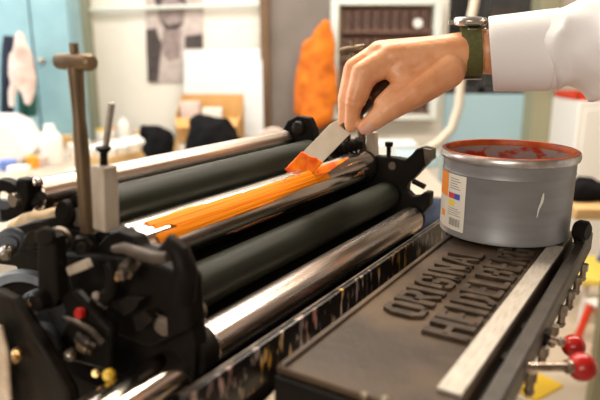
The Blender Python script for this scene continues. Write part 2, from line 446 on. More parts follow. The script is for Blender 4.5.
def coat(name, pxs, Y, m, label, cat='coat', seed=1, depth=0.07, mats=None):
    """hanging cloth: px profile rows (y, xl, xr)"""
    mb = MB(); rings = []; K = 28
    pxs = [(pxs[0][0] - .4, (pxs[0][1] + pxs[0][2]) / 2 - 1, (pxs[0][1] + pxs[0][2]) / 2 + 1), (pxs[0][0], pxs[0][1], pxs[0][2])] + pxs[1:] + [(pxs[-1][0] + .4, pxs[-1][1] + .3, pxs[-1][2] - .3)]
    for py, xl, xr in pxs:
        a, c = onY(xl, py, Y), onY(xr, py, Y); cx = (a.x + c.x) / 2; hw = abs(c.x - a.x) / 2; z = a.z
        ring = []
        for k in range(K):
            t = 2 * pi * k / K
            fold = 1 + 0.30 * sin(5 * t + seed + z * 5) + 0.16 * sin(9 * t + 2 * seed - z * 7)
            ring.append(Vector((cx + hw * cos(t), Y + depth * fold * sin(t), z)))
        rings.append(ring)
    mb.loft(rings)
    o = mb.build(name, m, angle=80)
    sd = o.modifiers.new('sub', 'SUBSURF'); sd.levels = sd.render_levels = 2
    return tag(o, label, cat)
YH = 3.36
coat('coat', [(36, 6, 12), (45, 3, 14), (80, 2, 14), (96, 3, 12), (110, 2, 13), (122, 4, 11)], YH + .02, 'navy', 'dark navy coat hanging behind the pale pink coat on the teal cupboard', seed=2, depth=.05)
def garment(name, spec, Y, m, label, cat, amp, seed):
    k_ = Y / 600 * 1.02
    caps_ = [(onY(a, b, Y), onY(c, d, Y), r0 * k_, r1 * k_) for a, b, r0, c, d, r1 in spec]
    o = capsule_skin(name, caps_, .010, [m], smooth=4)
    for v in o.data.vertices: v.co.y = Y + (v.co.y - Y) * .6
    lumpy(o, amp, 11, seed); lumpy(o, amp * .22, 30, seed + 2)
    lo = min(v.co.z for v in o.data.vertices); cx = sum(v.co.x for v in o.data.vertices) / len(o.data.vertices)
    o.data.transform(Matrix.Translation((-cx, -Y, -lo))); o.location = (cx, Y, lo)
    return tag(o, label, cat)
garment('coat', [(20, 34, 4, 21, 48, 7.5), (21, 48, 7.5, 20, 76, 9), (14, 58, 5, 12, 104, 3.6), (26, 56, 6, 30, 92, 6), (30, 92, 6, 29, 101, 4.5), (22, 70, 7, 26, 88, 6)], YH - .14, 'pinkwhite', 'pale pink coat hanging on the front of the teal cupboard', 'coat', .014, 4)
coat('coat', [(64, 22, 27), (76, 20, 32), (100, 18, 36), (116, 19, 36)], YH + 0.03, 'green', 'dark green garment hanging below the pale pink coat on the teal cupboard', 'garment', seed=6, depth=0.05)
coat('coat', [(30, -20, -10), (42, -24, -5), (80, -26, -3), (112, -24, -3)], YH + 0.02, 'greycloth', 'pale grey coat hanging at the far left end of the cupboard', seed=8, depth=.05)

# ------------------------------------------------------------------ orange jacket on the door
garment('jacket', [(326, 25, 4.5, 321, 38, 9), (321, 38, 9, 318, 60, 14), (318, 60, 14, 317, 112, 16.5), (309, 46, 6.5, 303, 74, 7), (303, 74, 7, 301, 108, 7.5), (328, 34, 6, 331, 100, 7)], 4.125, 'orangecloth', 'bright orange work jacket hanging in front of the dark grey door', 'jacket', .010, 3)

# ------------------------------------------------------------------ portrait poster, white board
YP = YB - 0.012
def pq(px, py, off=0.0): p = onY(px, py, YP); return Vector((p.x, YP - off, p.z))
po = MB()
po.prism([pq(144, -40), pq(203, -40), pq(203, 82), pq(148, 82)], (0, 0.008, 0))
po.mi = 1
po.prism([pq(158, 2, .002), pq(168, -4, .002), pq(180, -2, .002), pq(185, 12, .002), (pq(184, 24, .002)), pq(178, 30, .002), pq(164, 29, .002), pq(158, 18, .002)], (0, 0.002, 0))
po.prism([pq(163, 30, .002), pq(181, 30, .002), pq(180, 58, .002), pq(168, 61, .002), pq(161, 50, .002)], (0, 0.002, 0))
po.mi = 2
po.prism([pq(146, 30, .003), pq(156, 28, .003), pq(162, 45, .003), pq(160, 60, .003), pq(158, 82, .003), pq(148, 82, .003)], (0, 0.002, 0))
po.prism([pq(185, 36, .003), pq(203, 34, .003), pq(203, 48, .003), pq(185, 48, .003)], (0, 0.002, 0))
po.prism([pq(154, 0, .003), pq(160, -8, .003), pq(172, -12, .003), pq(184, -6, .003), pq(188, 10, .003), pq(183, 3, .003), pq(172, -4, .003), pq(162, 0, .003), pq(159, 12, .003)], (0, 0.002, 0))
po.prism([pq(160, 20, .004), pq(170, 26, .004), pq(183, 22, .004), pq(178, 29, .004), pq(166, 30, .004)], (0, 0.002, 0))
tag(po.build('poster', ['ph_bg', 'ph_mid', 'ph_dark']), 'large faded black and white portrait photo print on the white back wall', 'poster')

ZT = 0.885                                  # bench height
YW = 4.0
bd = MB()
p0, p1 = onY(181, 50, YW + .12), onY(261, 48, YW + .12)
bl, br_ = onY(181, 148, YW - .05), onY(263, 148, YW - .05)
bd.prism([Vector((p0.x, YW + .22, p0.z)), Vector((p1.x, YW + .22, p1.z)), Vector((br_.x, YW + .07, ZT)), Vector((bl.x, YW + .07, ZT))], (0, 0.02, 0))
tag(bd.build('white_board', 'whitecool', bevel=0.003), 'blank white board leaning on the back wall behind the cardboard box', 'board')

# ------------------------------------------------------------------ bench with clutter
bx0, bx1, by0, by1 = -2.9, 0.62, 1.75, 3.6
bn = root('workbench', ((bx0 + bx1) / 2, (by0 + by1) / 2, 0), 0, 'long pale workbench behind the press covered with jars and papers', 'workbench')
hw, hd = (bx1 - bx0) / 2, (by1 - by0) / 2
MB().box((0, 0, ZT - 0.02), (hw, hd, 0.02)).build('worktop', 'benchtop', bn, bevel=0.004)
MB().box((0, -hd + 0.03, ZT - 0.09), (hw - 0.02, 0.015, 0.05)).build('apron', 'paper', bn)
for sx in (-1, 1):
    for sy in (-1, 1):
        MB().box((sx * (hw - 0.06), sy * (hd - 0.06), (ZT - 0.04) / 2), (0.035, 0.035, (ZT - 0.04) / 2)).build('leg', 'lightwood', bn, bevel=0.003)
b2 = root('workbench', (-0.36, 3.845, 0), 0, 'narrow pale bench against the back wall carrying the cardboard box and white board', 'workbench')
MB().box((0, 0, ZT - 0.02), (0.97, 0.235, 0.02)).build('worktop', 'benchtop', b2, bevel=0.004)
for sx in (-1, 1):
    for sy in (-1, 1): MB().box((sx * 0.92, sy * 0.19, (ZT - 0.04) / 2), (0.03, 0.03, (ZT - 0.04) / 2)).build('leg', 'lightwood', b2, bevel=0.003)
def on_bench(px, py): return onZ(px, py, ZT)

# cardboard box
p = on_bench(208, 152); YX = 3.75
cb0, cb1 = onY(176, 140, YX).x, onY(241, 140, YX).x
top = onY(200, 94, YX + 0.25).z
cbw = (cb1 - cb0) / 2
cr = root('cardboard_box', ((cb0 + cb1) / 2, YX + 0.13, ZT), 0, 'open tan cardboard box standing before the white board', 'box')
b = MB(); h = top - ZT
b.box((0, 0, 0.004), (cbw, 0.13, 0.004)); b.box((0, 0.126, h / 2), (cbw, 0.004, h / 2))
b.prism([(-cbw, -0.13, 0), (-cbw, 0.13, 0), (-cbw, 0.13, h), (-cbw, -0.13, h * 0.55)], (0.006, 0, 0))
b.prism([(cbw - 0.006, -0.13, 0), (cbw - 0.006, 0.13, 0), (cbw - 0.006, 0.13, h), (cbw - 0.006, -0.13, h * 0.55)], (0.006, 0, 0))
b.box((0, -0.126, h * 0.27), (cbw, 0.004, h * 0.27))
b.build('body', 'card', cr)
b = MB(); b.prism([(-cbw, -0.13, h * 0.54), (cbw, -0.13, h * 0.54), (cbw * 0.9, -0.2, h * 0.36), (-cbw * 0.9, -0.2, h * 0.36)], (0, -0.004, 0.003)); b.build('flap', 'card', cr)
for i, (dx, hh) in enumerate(((-0.12, 0.24), (0.02, 0.20))):
    o = MB().box(((cb0 + cb1) / 2 + dx, YX + 0.10, ZT + 0.01 + hh / 2), (0.06, 0.045, hh / 2)).build('paper_packet', 'paper' if i else 'pinkwhite', bevel=0.004)
    tag(o, ('white paper packet inside the cardboard box' if i else 'beige paper packet inside the cardboard box, on its left'), 'packet')

def heap(name, pts, m, label, cat, amp=0.03, seed=0, zsub=True):
    mb = MB()
    c = sum((Vector(q) for q, r in pts), Vector()) / len(pts)
    o = capsule_skin(name, [(q, Vector(q) + Vector((0, 0, 0.001)), r, r) for q, r in pts], 0.016, [m], smooth=5)
    lumpy(o, amp, 9, seed); lumpy(o, amp * 0.35, 26, seed + 3)
    zmin = min(v.co.z for v in o.data.vertices)
    for v in o.data.vertices: v.co.z = max(v.co.z, ZT + 0.002) if zsub else v.co.z
    o.data.transform(Matrix.Translation((-c.x, -c.y, -ZT))); o.location = (c.x, c.y, ZT)
    return tag(o, label, cat)
Yb = 2.95
heap('cloth_bag', [(onY(215, 140, Yb), .115), (onY(205, 128, Yb), .07), (onY(209, 124, Yb), .045), (onY(224, 145, Yb), .08), (onY(203, 150, Yb), .09), (onY(212, 155, Yb), .11)], 'blackcloth', 'peaked black cloth bag heaped on the bench before the cardboard box', 'bag', seed=1)
heap('cloth_bag', [(onY(158, 139, Yb), .06), (onY(147, 134, Yb), .04), (onY(166, 141, Yb), .05), (onY(154, 150, Yb), .06), (onY(164, 154, Yb), .06)], 'blackcloth', 'low black cloth bag on the bench, beside the tray of white pots', 'bag', seed=5)

# tray of pots
Yt = 2.35
ta, tb_ = on_bench(103, 169), on_bench(172, 150)
def bline(px, py): return on_bench(px, py)
tdir = (Vector((tb_.x, tb_.y, 0)) - Vector((ta.x, ta.y, 0))); tlen = tdir.length; tdir.normalize()
ang = math.atan2(tdir.y, tdir.x)
tr = root('pot_tray', ((ta.x + tb_.x) / 2, (ta.y + tb_.y) / 2, ZT), ang, 'long shallow wooden tray full of white pots on the bench', 'tray')
b = MB(); b.box((0, 0.06, 0.006), (tlen / 2, 0.10, 0.006))
for yy in (-0.04, 0.16): b.box((0, yy, 0.03), (tlen / 2, 0.005, 0.028))
for s_ in (-1, 1): b.box((s_ * tlen / 2, 0.06, 0.03), (0.005, 0.10, 0.028))
b.build('body', 'lightwood', tr, bevel=0.002)
pot0 = None
npot = 0
for row in range(2):
    for i in range(6):
        t = (i + 0.6) / 6.2 * tlen
        q = Vector((ta.x, ta.y, 0)) + tdir * t + Vector((-tdir.y, tdir.x, 0)) * (0.015 + row * 0.09)
        lab = 'small white lidded pot standing in the %s row of the wooden tray' % ('front' if row == 0 else 'back')
        if pot0 is None:
            pot0 = root('white_pot', (q.x, q.y, ZT + 0.0125), 0, lab, 'pot', 'white pots in the wooden tray')
            MB().lathe((0, 0, 0), (0, 0, 1), [(0.0, 0), (0.036, 0), (0.041, 0.01), (0.041, 0.066), (0.0, 0.066)], 20).build('jar', 'pot', pot0)
            MB().lathe((0, 0, 0.066), (0, 0, 1), [(0.0, 0.0002), (0.043, 0.0002), (0.043, 0.016), (0.036, 0.021), (0, 0.021)], 20).build('lid', 'white', pot0)
        else:
            c_ = dup(pot0, (q.x, q.y, ZT + 0.0125), 0, lab)
# individual bench things
def bottle(px, py, r, h, m, label, cat, name, neck=True, seg=24, lidm=None):
    q = on_bench(px, py)
    prof = [(0, 0), (r * .95, 0), (r, 0.01), (r, h * .62)] + ([(r * .9, h * .72), (r * .5, h * .86), (r * .45, h), (0, h)] if neck else [(r, h * .94), (r * .9, h), (0, h)])
    if lidm is None:
        return tag(MB().lathe((0, 0, 0), (0, 0, 1), prof, seg).build(name, m, loc=(q.x, q.y, ZT)), label, cat)
    t = root(name, (q.x, q.y, ZT), 0, label, cat)
    MB().lathe((0, 0, 0), (0, 0, 1), prof, seg).build('body', m, t)
    MB().lathe((0, 0, h), (0, 0, 1), [(0, 0.0003), (r * .98, 0.0003), (r * .98, h * .2), (0, h * .2)], seg).build('lid', lidm, t)
    return t
bottle(53, 163, 0.055, 0.20, 'white', 'tall white rounded bottle on the left of the bench', 'bottle', 'bottle', seg=28)
bottle(124, 137, 0.045, 0.13, 'white', 'white round bottle behind the tray of pots', 'bottle', 'bottle')
bottle(101, 139, 0.035, 0.055, 'white', 'squat jar with a yellow lid behind the bronze post', 'jar', 'lidded_jar', False, lidm='yellowlid')
bottle(111, 137, 0.032, 0.055, 'white', 'squat jar with an orange lid behind the bronze post', 'jar', 'lidded_jar', False, lidm='orangelid')
bottle(68, 147, 0.045, 0.07, 'lightwood', 'low tan round tin behind the tall white bottle', 'tin', 'tin', False)
bottle(84, 150, 0.035, 0.06, 'pot', 'low cream pot beside the tall white bottle', 'pot', 'cream_pot', False)
bottle(20, 178, 0.05, 0.055, 'pot', 'wide cream pot at the front left of the bench', 'pot', 'cream_pot', False)
bottle(37, 166, 0.045, 0.05, 'pinkwhite', 'pale pink pot at the front left of the bench', 'pot', 'pink_pot', False)
for (px_, py_, r_, h_, m_, lab_) in ((33, 168, .03, .06, 'orangelid', 'tiny orange tub before the white box on the bench'), (74, 158, .03, .08, 'paper', 'slim white tub beside the tall white bottle'),
                                (140, 142, .035, .07, 'lightwood', 'small tan tin behind the tray of white pots'), (9, 170, .04, .05, 'bluelid', 'small blue tub before the white box on the bench')):
    bottle(px_, py_, r_, h_, m_, lab_, 'tub', 'small_tub', False)
# white machine-like box at left
q = on_bench(18, 157)
wbx = root('storage_box', (q.x - .02, 3.08, ZT), R(4), 'large white box with sloping lid at the left end of the bench', 'box')
hh = 0.24
MB().prism([(-0.28, -0.13, 0), (0.14, -0.13, 0), (0.20, -0.13, hh * .25), (0.13, -0.13, hh * .85), (0.06, -0.13, hh), (-0.28, -0.13, hh)], (0, 0.3, 0)).build('body', 'white', wbx, bevel=0.02, segs=3)
MB().box((0.0, -0.132, hh * .32), (0.045, 0.003, 0.03)).build('label_patch', 'bluelid', wbx)
# papers and mint sheets
for i, (px, py, sx, sy, rz, m, lab) in enumerate((
        (60, 186, .13, .08, 8, 'paper', 'stack of white paper at the front edge of the bench'),
        (86, 173, .08, .05, -12, 'mint', 'mint green sheets lying behind the bronze post'),
        (-6, 190, .09, .07, 20, 'pot', 'cream sheets at the front left corner of the bench'))):
    q = on_bench(px, py)
    o = MB().box((0, 0, 0.008), (sx, sy, 0.008)).build('paper_stack', m, loc=(q.x, max(q.y, by0 + sy + .03), ZT + 0.0006), rot=(0, 0, R(rz)))
    tag(o, lab, 'paper')
# cream coil by the door
q = onY(274, 131, 3.2)
cl = MB()
for k in range(3):
    rr = 0.075 - 0.01 * k
    cl.tube([Vector((q.x + rr * cos(t), 3.2 + 0.05 * k - 0.05, ZT + 0.012 + rr + rr * sin(t))) for t in [2 * pi * j / 24 for j in range(25)]], 0.012, 10)
tag(cl.build('hose_coil', 'pinkwhite'), 'pale hose coil standing on the bench below the orange jacket', 'coil')
# bench things seen past the right bracket
bottle(399, 168, 0.038, 0.05, 'yellowlid', 'small round yellow pot behind the right end of the rollers', 'pot', 'yellow_pot', False)
q = on_bench(416, 166)
tag(MB().box((0, 0, 0.035), (0.10, 0.06, 0.035)).build('blue_tub', 'skyblue', loc=(q.x, q.y, ZT + .0006), bevel=0.01), 'pale blue tub on the bench behind the can', 'tub')
q = on_bench(384, 160)
tag(MB().box((0, 0, 0.05), (0.16, 0.08, 0.05)).build('white_carton', 'whitecool', loc=(q.x, q.y, ZT + .0006), bevel=0.008), 'wide white carton on the bench below the type case', 'carton')

q = on_bench(430, 243)
o = capsule_skin('blue_bag', [(Vector((-.05, 0, .05)), Vector((.05, 0, .05)), .05, .05), (Vector((-.03, 0, .08)), Vector((.06, .02, .09)), .035, .03)], .008, ['navy'], smooth=4)
lumpy(o, .014, 16, 4)
for v in o.data.vertices: v.co.z = max(v.co.z, .001)
o.location = (q.x, q.y + .06, ZT); tag(o, 'dark navy bag on the bench behind the far corner of the shelf', 'bag')

# ------------------------------------------------------------------ framed case of wood type
YT = 4.12
cx0, cx1, cz0, cz1 = X(331, YT), X(442, YT), Zp(121, YT), Zp(-2, YT)
ca = root('type_case', ((cx0 + cx1) / 2, YT + 0.1, cz0), 0, 'pale grey framed wall case with rows of dark wood type', 'display case')
w2, hc = (cx1 - cx0) / 2, cz1 - cz0
MB().box((0, 0.06, hc / 2), (w2, 0.008, hc / 2)).build('back_panel', 'caseback', ca)
fw = 0.052
for sx in (-1, 1): MB().box((sx * (w2 - fw / 2), 0, hc / 2), (fw / 2, 0.055, hc / 2)).build('stile', 'caseframe', ca, bevel=0.005)
for z in (0.02, hc - 0.02): MB().box((0, 0, z), (w2 - fw - 0.001, 0.055, 0.02)).build('frame_rail', 'caseframe', ca, bevel=0.005)
rows = 4; inner = hc - 0.08
ty0 = None; ncol = 9
for r_ in range(rows):
    z = 0.041 + inner * r_ / rows
    MB().box((0, 0.005, z + 0.008), (w2 - fw - 0.002, 0.045, 0.008)).build('shelf', 'type', ca)
    for c_ in range(ncol):
        xx = -w2 + fw + 0.03 + (2 * w2 - 2 * fw - 0.06) * (c_ + 0.5) / ncol
        loc = (ca.location.x + xx, ca.location.y + 0.01, cz0 + z + 0.0165)
        lab = 'dark wood type block on the %s shelf of the pale framed case' % ('lowest', 'second lowest', 'second highest', 'highest')[r_]
        if ty0 is None:
            ty0 = root('type_block', loc, 0, lab, 'type block', 'wood type blocks in the framed case')
            MB().box((0, 0, 0.065), (0.025, 0.02, 0.065)).build('block', 'type', ty0, bevel=0.003)
            fb = MB()
            fb.box((-0.012, -0.0225, 0.065), (0.005, 0.002, 0.048)); fb.box((0.012, -0.0225, 0.065), (0.005, 0.002, 0.048)); fb.box((0, -0.0225, 0.065), (0.008, 0.002, 0.006))
            fb.build('type_face', 'type_face', ty0)
        else:
            dup(ty0, loc, 0, lab)
q = onY(419, 23, YT - .002)
tag(MB().cyl((0, 0.0, 0), (0, 0.015, 0), 0.03).build('white_disc', 'white', loc=(q.x, YT + 0.0285, q.z)), 'small white round disc on the right of the wood type rows', 'disc')

# cream standing hose / pipe in front of the dark window
hp = MB()
hpts = [(478, -20), (474, 5), (466, 40), (461, 75), (459, 105), (452, 128), (440, 141), (424, 152)]
hp.tube([onY(x, y, 3.3) for x, y in hpts] + [Vector((onY(424, 152, 3.3).x - .06, 3.3, ZT + 0.026))], 0.024, 16)
tag(hp.build('extraction_hose', 'hosecol'), 'cream flexible hose hanging from above before the dark window', 'hose')

# grey machine seen through the window
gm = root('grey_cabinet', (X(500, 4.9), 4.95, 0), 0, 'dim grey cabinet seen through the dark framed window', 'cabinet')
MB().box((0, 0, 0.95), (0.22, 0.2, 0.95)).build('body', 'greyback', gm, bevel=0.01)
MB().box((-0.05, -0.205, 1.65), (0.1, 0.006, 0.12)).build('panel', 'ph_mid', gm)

# ------------------------------------------------------------------ right side: cabinet, table, crate, red stand
YR = 3.7
rc = root('white_cabinet', (onY(600, 150, YR).x, YR + .2, 0), 0, 'white cabinet with a red tray on top at the right edge', 'cabinet')
zt = onY(590, 101, YR).z
xw = onY(600, 150, YR).x - onY(574, 150, YR).x
MB().box((0.15, 0, zt / 2), (xw + 0.15, 0.2, zt / 2)).build('body', 'white', rc, bevel=0.008)
MB().box((0.14, -0.203, zt / 2), (xw + 0.10, 0.004, zt / 2 - 0.05)).build('door', 'white', rc, bevel=0.003)
o = MB()
o.box((0, 0, 0.004), (xw + .1, .17, .004))
for sy in (-1, 1): o.box((0, sy * .166, .022), (xw + .1, .004, .018))
for sx in (-1, 1): o.box((sx * (xw + .096), 0, .022), (.004, .17, .018))
tag(o.build('red_tray', 'redpaint', loc=(rc.location.x + .10, YR + .2, zt + .0006)), 'shallow red tray lying on top of the white cabinet', 'tray')

YS = 2.0
zs = onY(590, 209, YS).z
sx0 = onY(571, 209, YS).x
st = root('side_table', (sx0 + 0.42, YS + 0.12, 0), 0, 'small wooden table beyond the shelf at the right edge', 'table')
MB().box((0, 0, zs - 0.02), (0.4, 0.12, 0.02)).build('table_top', 'lightwood', st, bevel=0.004)
for ax in (-1, 1):
    for ay in (-1, 1): MB().box((ax * 0.14, ay * 0.09, (zs - 0.04) / 2), (0.022, 0.022, (zs - 0.04) / 2)).build('leg', 'olive', st)
q = onZ(586, 206, zs)
o = capsule_skin('black_cloth', [(Vector((0, 0, .03)), Vector((0.08, 0, .035)), .04, .035), (Vector((.02, .03, .05)), Vector((.06, .02, .05)), .03, .03)], .008, ['blackcloth'], smooth=4)
lumpy(o, .012, 22, 3)
for v in o.data.vertices: v.co.z = max(v.co.z, 0.001)
o.location = (q.x, YS + 0.12, zs); tag(o, 'small bunched black cloth on the wooden side table', 'cloth')

# yellow crate on floor, blue cloth on it, red trestle
zc = 0.30
yp = onZ(592, 268, zc)
yc = root('low_stool', (yp.x + .12, yp.y, 0), R(-12), 'low stool with a pale yellow top on the floor right of the press', 'stool')
MB().box((0, 0, zc - .02), (0.22, 0.20, .02)).build('seat', 'yellowsheet', yc, bevel=.008)
for ax in (-1, 1):
    for ay in (-1, 1): MB().cyl((ax * .19, ay * .17, 0), (ax * .16, ay * .14, zc - .041), .014).build('leg', 'white', yc)
o = capsule_skin('blue_cloth', [(Vector((0, 0, .02)), Vector((0.1, 0.02, .03)), .035, .03), (Vector((.03, .04, .04)), Vector((.07, -.02, .045)), .03, .025)], .008, ['bluecloth'], smooth=4)
lumpy(o, .012, 22, 9)
for v in o.data.vertices: v.co.z = max(v.co.z, 0.001)
q = onZ(588, 251, zc)
o.location = (q.x, min(q.y, yp.y + .10), zc + 0.0005); tag(o, 'crumpled bright blue cloth lying on the yellow topped stool', 'cloth')
tq = onZ(592, 340, 0.0)
ts = root('red_trestle', (tq.x + .01, tq.y - .05, 0), R(20), 'red metal trestle standing on the floor behind the red knobs', 'trestle')
for s_ in (-1, 1):
    for yy in (-.12, .12):
        MB().bar((s_ * 0.09, yy * .5, 0), (s_ * 0.02, yy * .5, 0.20), 0.026, 0.026, (0, 1, 0)).build('leg', 'redpaint', ts)
MB().box((0, 0, 0.208), (0.035, 0.09, 0.008)).build('top_bar', 'white', ts, bevel=0.003)
MB().box((0, -.06, 0.09), (0.055, 0.009, 0.009)).build('cross_bar', 'redpaint', ts)
fq = onZ(532, 385, 0)
o = MB().box((0, 0, 0.005), (0.10, 0.09, 0.005)).build('yellow_mat', 'yellow', loc=(fq.x, fq.y, 0.0006), rot=(0, 0, R(35)))
tag(o, 'flat yellow mat lying on the beige floor below the levers', 'mat')

# ================================================================== THE PRESS
PR = root('letterpress_machine', BASE, PRESS_ROT, 'black cast iron letterpress with chrome and rubber rollers and an inking shelf', 'printing press')
def part(mb, name, m, parent=None, bevel=0.0, **k): return mb.build(name, m, parent or PR, bevel=bevel, loc=(0, 0, 0), **k)
def lbox(u0, u1, v0, v1, z0, z1, mb=None):
    mb = mb or MB(); a, c = L(u0, v0, z0), L(u1, v1, z1)
    return mb.box((a + c) / 2, (abs(c.x - a.x) / 2, abs(c.y - a.y) / 2, abs(c.z - a.z) / 2))
DU = Vector((1, 0, 0)); DV = Vector((0, -1, 0)); DZ = Vector((0, 0, 1))

part(lbox(0.36, 0.80, -0.62, -0.235, -1.45, -0.40), 'base_housing', 'black', bevel=0.02)
part(lbox(0.30, 0.86, -0.68, -0.16, -1.45, -1.36), 'plinth', 'black', bevel=0.02)
part(lbox(0.37, 0.78, -0.245, -0.16, -0.42, -0.262), 'shelf_bracket', 'black_matt', bevel=0.01)

ROLL = [  # v, z, r, u0, u1, material
    (-0.4844, -0.1271, 0.0149, 0.318, 0.726, 'satin'),
    (-0.4450, -0.1450, 0.0208, 0.352, 0.730, 'rubber'),
    (-0.4006, -0.1721, 0.0247, 0.345, 0.812, 'chrome'),
    (-0.3583, -0.2123, 0.0212, 0.352, 0.812, 'rubber'),
    (-0.3165, -0.2425, 0.0184, 0.348, 0.812, 'satin')]
rollers = []
for v, z, r, u0, u1, m in ROLL:
    ch = 0.0015
    rb = MB().lathe(L(u0, v, z), DU, [(0, 0), (r - ch, 0), (r, ch), (r, u1 - u0 - ch), (r - ch, u1 - u0), (0, u1 - u0)], 64)
    ro = part(rb, 'roller', m, angle=30)
    ro['label'] = {'chrome': 'mirror chromed roller carrying orange ink', 'satin': 'satin chromed steel roller', 'rubber': 'dark green rubber roller'}[m]
    part(MB().cyl(L(u0 - 0.022, v, z), L(u0 - 0.0002, v, z), r * 0.42), 'journal', 'steel', ro)
    part(MB().cyl(L(u1 + 0.0002, v, z), L(u1 + 0.022, v, z), r * 0.42), 'journal', 'steel', ro)
    rollers.append(ro)
gp = [(-.495, -.160), (-.47, -.178), (-.44, -.185), (-.405, -.210), (-.395, -.235), (-.372, -.246), (-.352, -.272), (-.322, -.282), (-.29, -.320), (-.262, -.330)]
gl = [L(0.342, v, z) for v, z in gp] + [L(0.342, v - .003, z - .006) for v, z in gp[::-1]]
part(MB().prism(gl, DU * 0.474), 'dark_backing', 'black')  # added dark sheet behind the rollers, keeps the gaps between them black
# orange ink on the third roller
v3, z3, r3 = ROLL[2][:3]
def on_r3(u, th, off=0.0):
    return L(u, v3 + (r3 + off) * cos(th), z3 + (r3 + off) * sin(th))
def film(name, m, us, ths, test, off, parent, thick=0.0006):
    mb = MB(); nu, nth = len(us), len(ths)
    ok = [[test(us[i], ths[j]) for j in range(nth)] for i in range(nu)]
    idx = {}
    def vid(i, j):
        if (i, j) not in idx:
            u, th = us[i], ths[j]
            rip = 0.00045 * noise.noise(Vector((u * 6, th * 16, 1))) + 0.0002 * noise.noise(Vector((u * 30, th * 40, 5)))
            idx[(i, j)] = len(mb.v); mb.v.append(on_r3(u, th, off + rip))
        return idx[(i, j)]
    for i in range(nu - 1):
        for j in range(nth - 1):
            if ok[i][j] and ok[i + 1][j] and ok[i][j + 1] and ok[i + 1][j + 1]:
                mb.f.append([vid(i, j), vid(i + 1, j), vid(i + 1, j + 1), vid(i, j + 1)]); mb.m.append(0)
    o = part(mb, name, m, parent, angle=80)
    s_ = o.modifiers.new('solid', 'SOLIDIFY'); s_.thickness = thick; s_.offset = 0
    return o
us = [0.347 + 0.343 * i / 260 for i in range(261)]
ths = [R(0 + 90 * j / 70) for j in range(71)]
def ink_test(u, th):
    d = math.degrees(th)
    n1 = noise.noise(Vector((u * 5, d * 0.25, 0))) ; n2 = noise.noise(Vector((u * 14, 7, d * 0.5)))
    hi = 70 - 16 * max(0, (u - 0.42)) / 0.27 * 0.2 + 6 * n1 + 3 * n2
    lo = 11 + 4 * noise.noise(Vector((u * 9, 3, 1))) + 1.5 * noise.noise(Vector((u * 30, 9, 1))) + (u - .37) * 30
    left = 0.361 + 0.012 * noise.noise(Vector((d * 0.13, 2, 2))) + (0.024 if 34 < d < 43 else 0)
    if 0.50 < u < 0.62 and d > hi - 9 + 4 * n2 and n1 + n2 > 0.06: return False
    return lo < d < hi and u > left and u < 0.672
film('ink_film', 'orange', us, ths, ink_test, 0.0010, rollers[2])
us2 = [0.44 + 0.33 * i / 220 for i in range(221)]
ths2 = [R(-34 + 84 * j / 60) for j in range(61)]
film('ink_smear', 'smear', us2, ths2, lambda u, th: noise.noise(Vector((u * 7, math.degrees(th) * 0.16, 11))) > 0.27 and math.degrees(th) < 8 + (u - .4) * 120, 0.00035, rollers[2], 0.0002)

# ink-stained plate between the bottom roller and the shelf
def stain_mat():
    m = M['stain']; nt = m.node_tree; b = nt.nodes['Principled BSDF']
    tc = nt.nodes.new('ShaderNodeTexCoord'); mp = nt.nodes.new('ShaderNodeMapping')
    mp.inputs['Scale'].default_value = (1, 1, 0.35); mp.inputs['Rotation'].default_value = (0, R(28), 0)
    nz = nt.nodes.new('ShaderNodeTexNoise'); nz.inputs['Scale'].default_value = 120; nz.inputs['Detail'].default_value = 3
    nt.links.new(tc.outputs['Object'], mp.inputs['Vector']); nt.links.new(mp.outputs['Vector'], nz.inputs['Vector'])
    n2 = nt.nodes.new('ShaderNodeTexNoise'); n2.inputs['Scale'].default_value = 9
    nt.links.new(tc.outputs['Object'], n2.inputs['Vector'])
    hue = nt.nodes.new('ShaderNodeValToRGB'); e = hue.color_ramp.elements
    e[0].position = .40; e[0].color = (.85, .45, .04, 1); e[1].position = .66; e[1].color = (.55, .10, .03, 1)
    x = hue.color_ramp.elements.new(.52); x.color = (.62, .55, .53, 1)
    nt.links.new(n2.outputs['Fac'], hue.inputs['Fac'])
    rp = nt.nodes.new('ShaderNodeValToRGB'); rp.color_ramp.elements[0].position = .54; rp.color_ramp.elements[1].position = .68
    nt.links.new(nz.outputs['Fac'], rp.inputs['Fac'])
    mx = nt.nodes.new('ShaderNodeMix'); mx.data_type = 'RGBA'
    nt.links.new(rp.outputs['Color'], mx.inputs['Factor']); mx.inputs['A'].default_value = (.010, .008, .008, 1)
    nt.links.new(hue.outputs['Color'], mx.inputs['B']); nt.links.new(mx.outputs['Result'], b.inputs['Base Color'])
stain_mat()
sp = part(lbox(0.262, 0.79, -0.262, -0.256, -0.262, -0.2264), 'drip_plate', 'stain', bevel=0.001)
sp['label'] = 'black plate with orange and grey ink runs'
part(lbox(0.262, 0.79, -0.2622, -0.2600, -0.2262, -0.2254), 'plate_edge', 'steel_dark', sp)
part(MB().cyl(L(0.352, -0.292, -0.290), L(0.812, -0.292, -0.290), 0.022, seg=40), 'lower_cylinder', 'black')

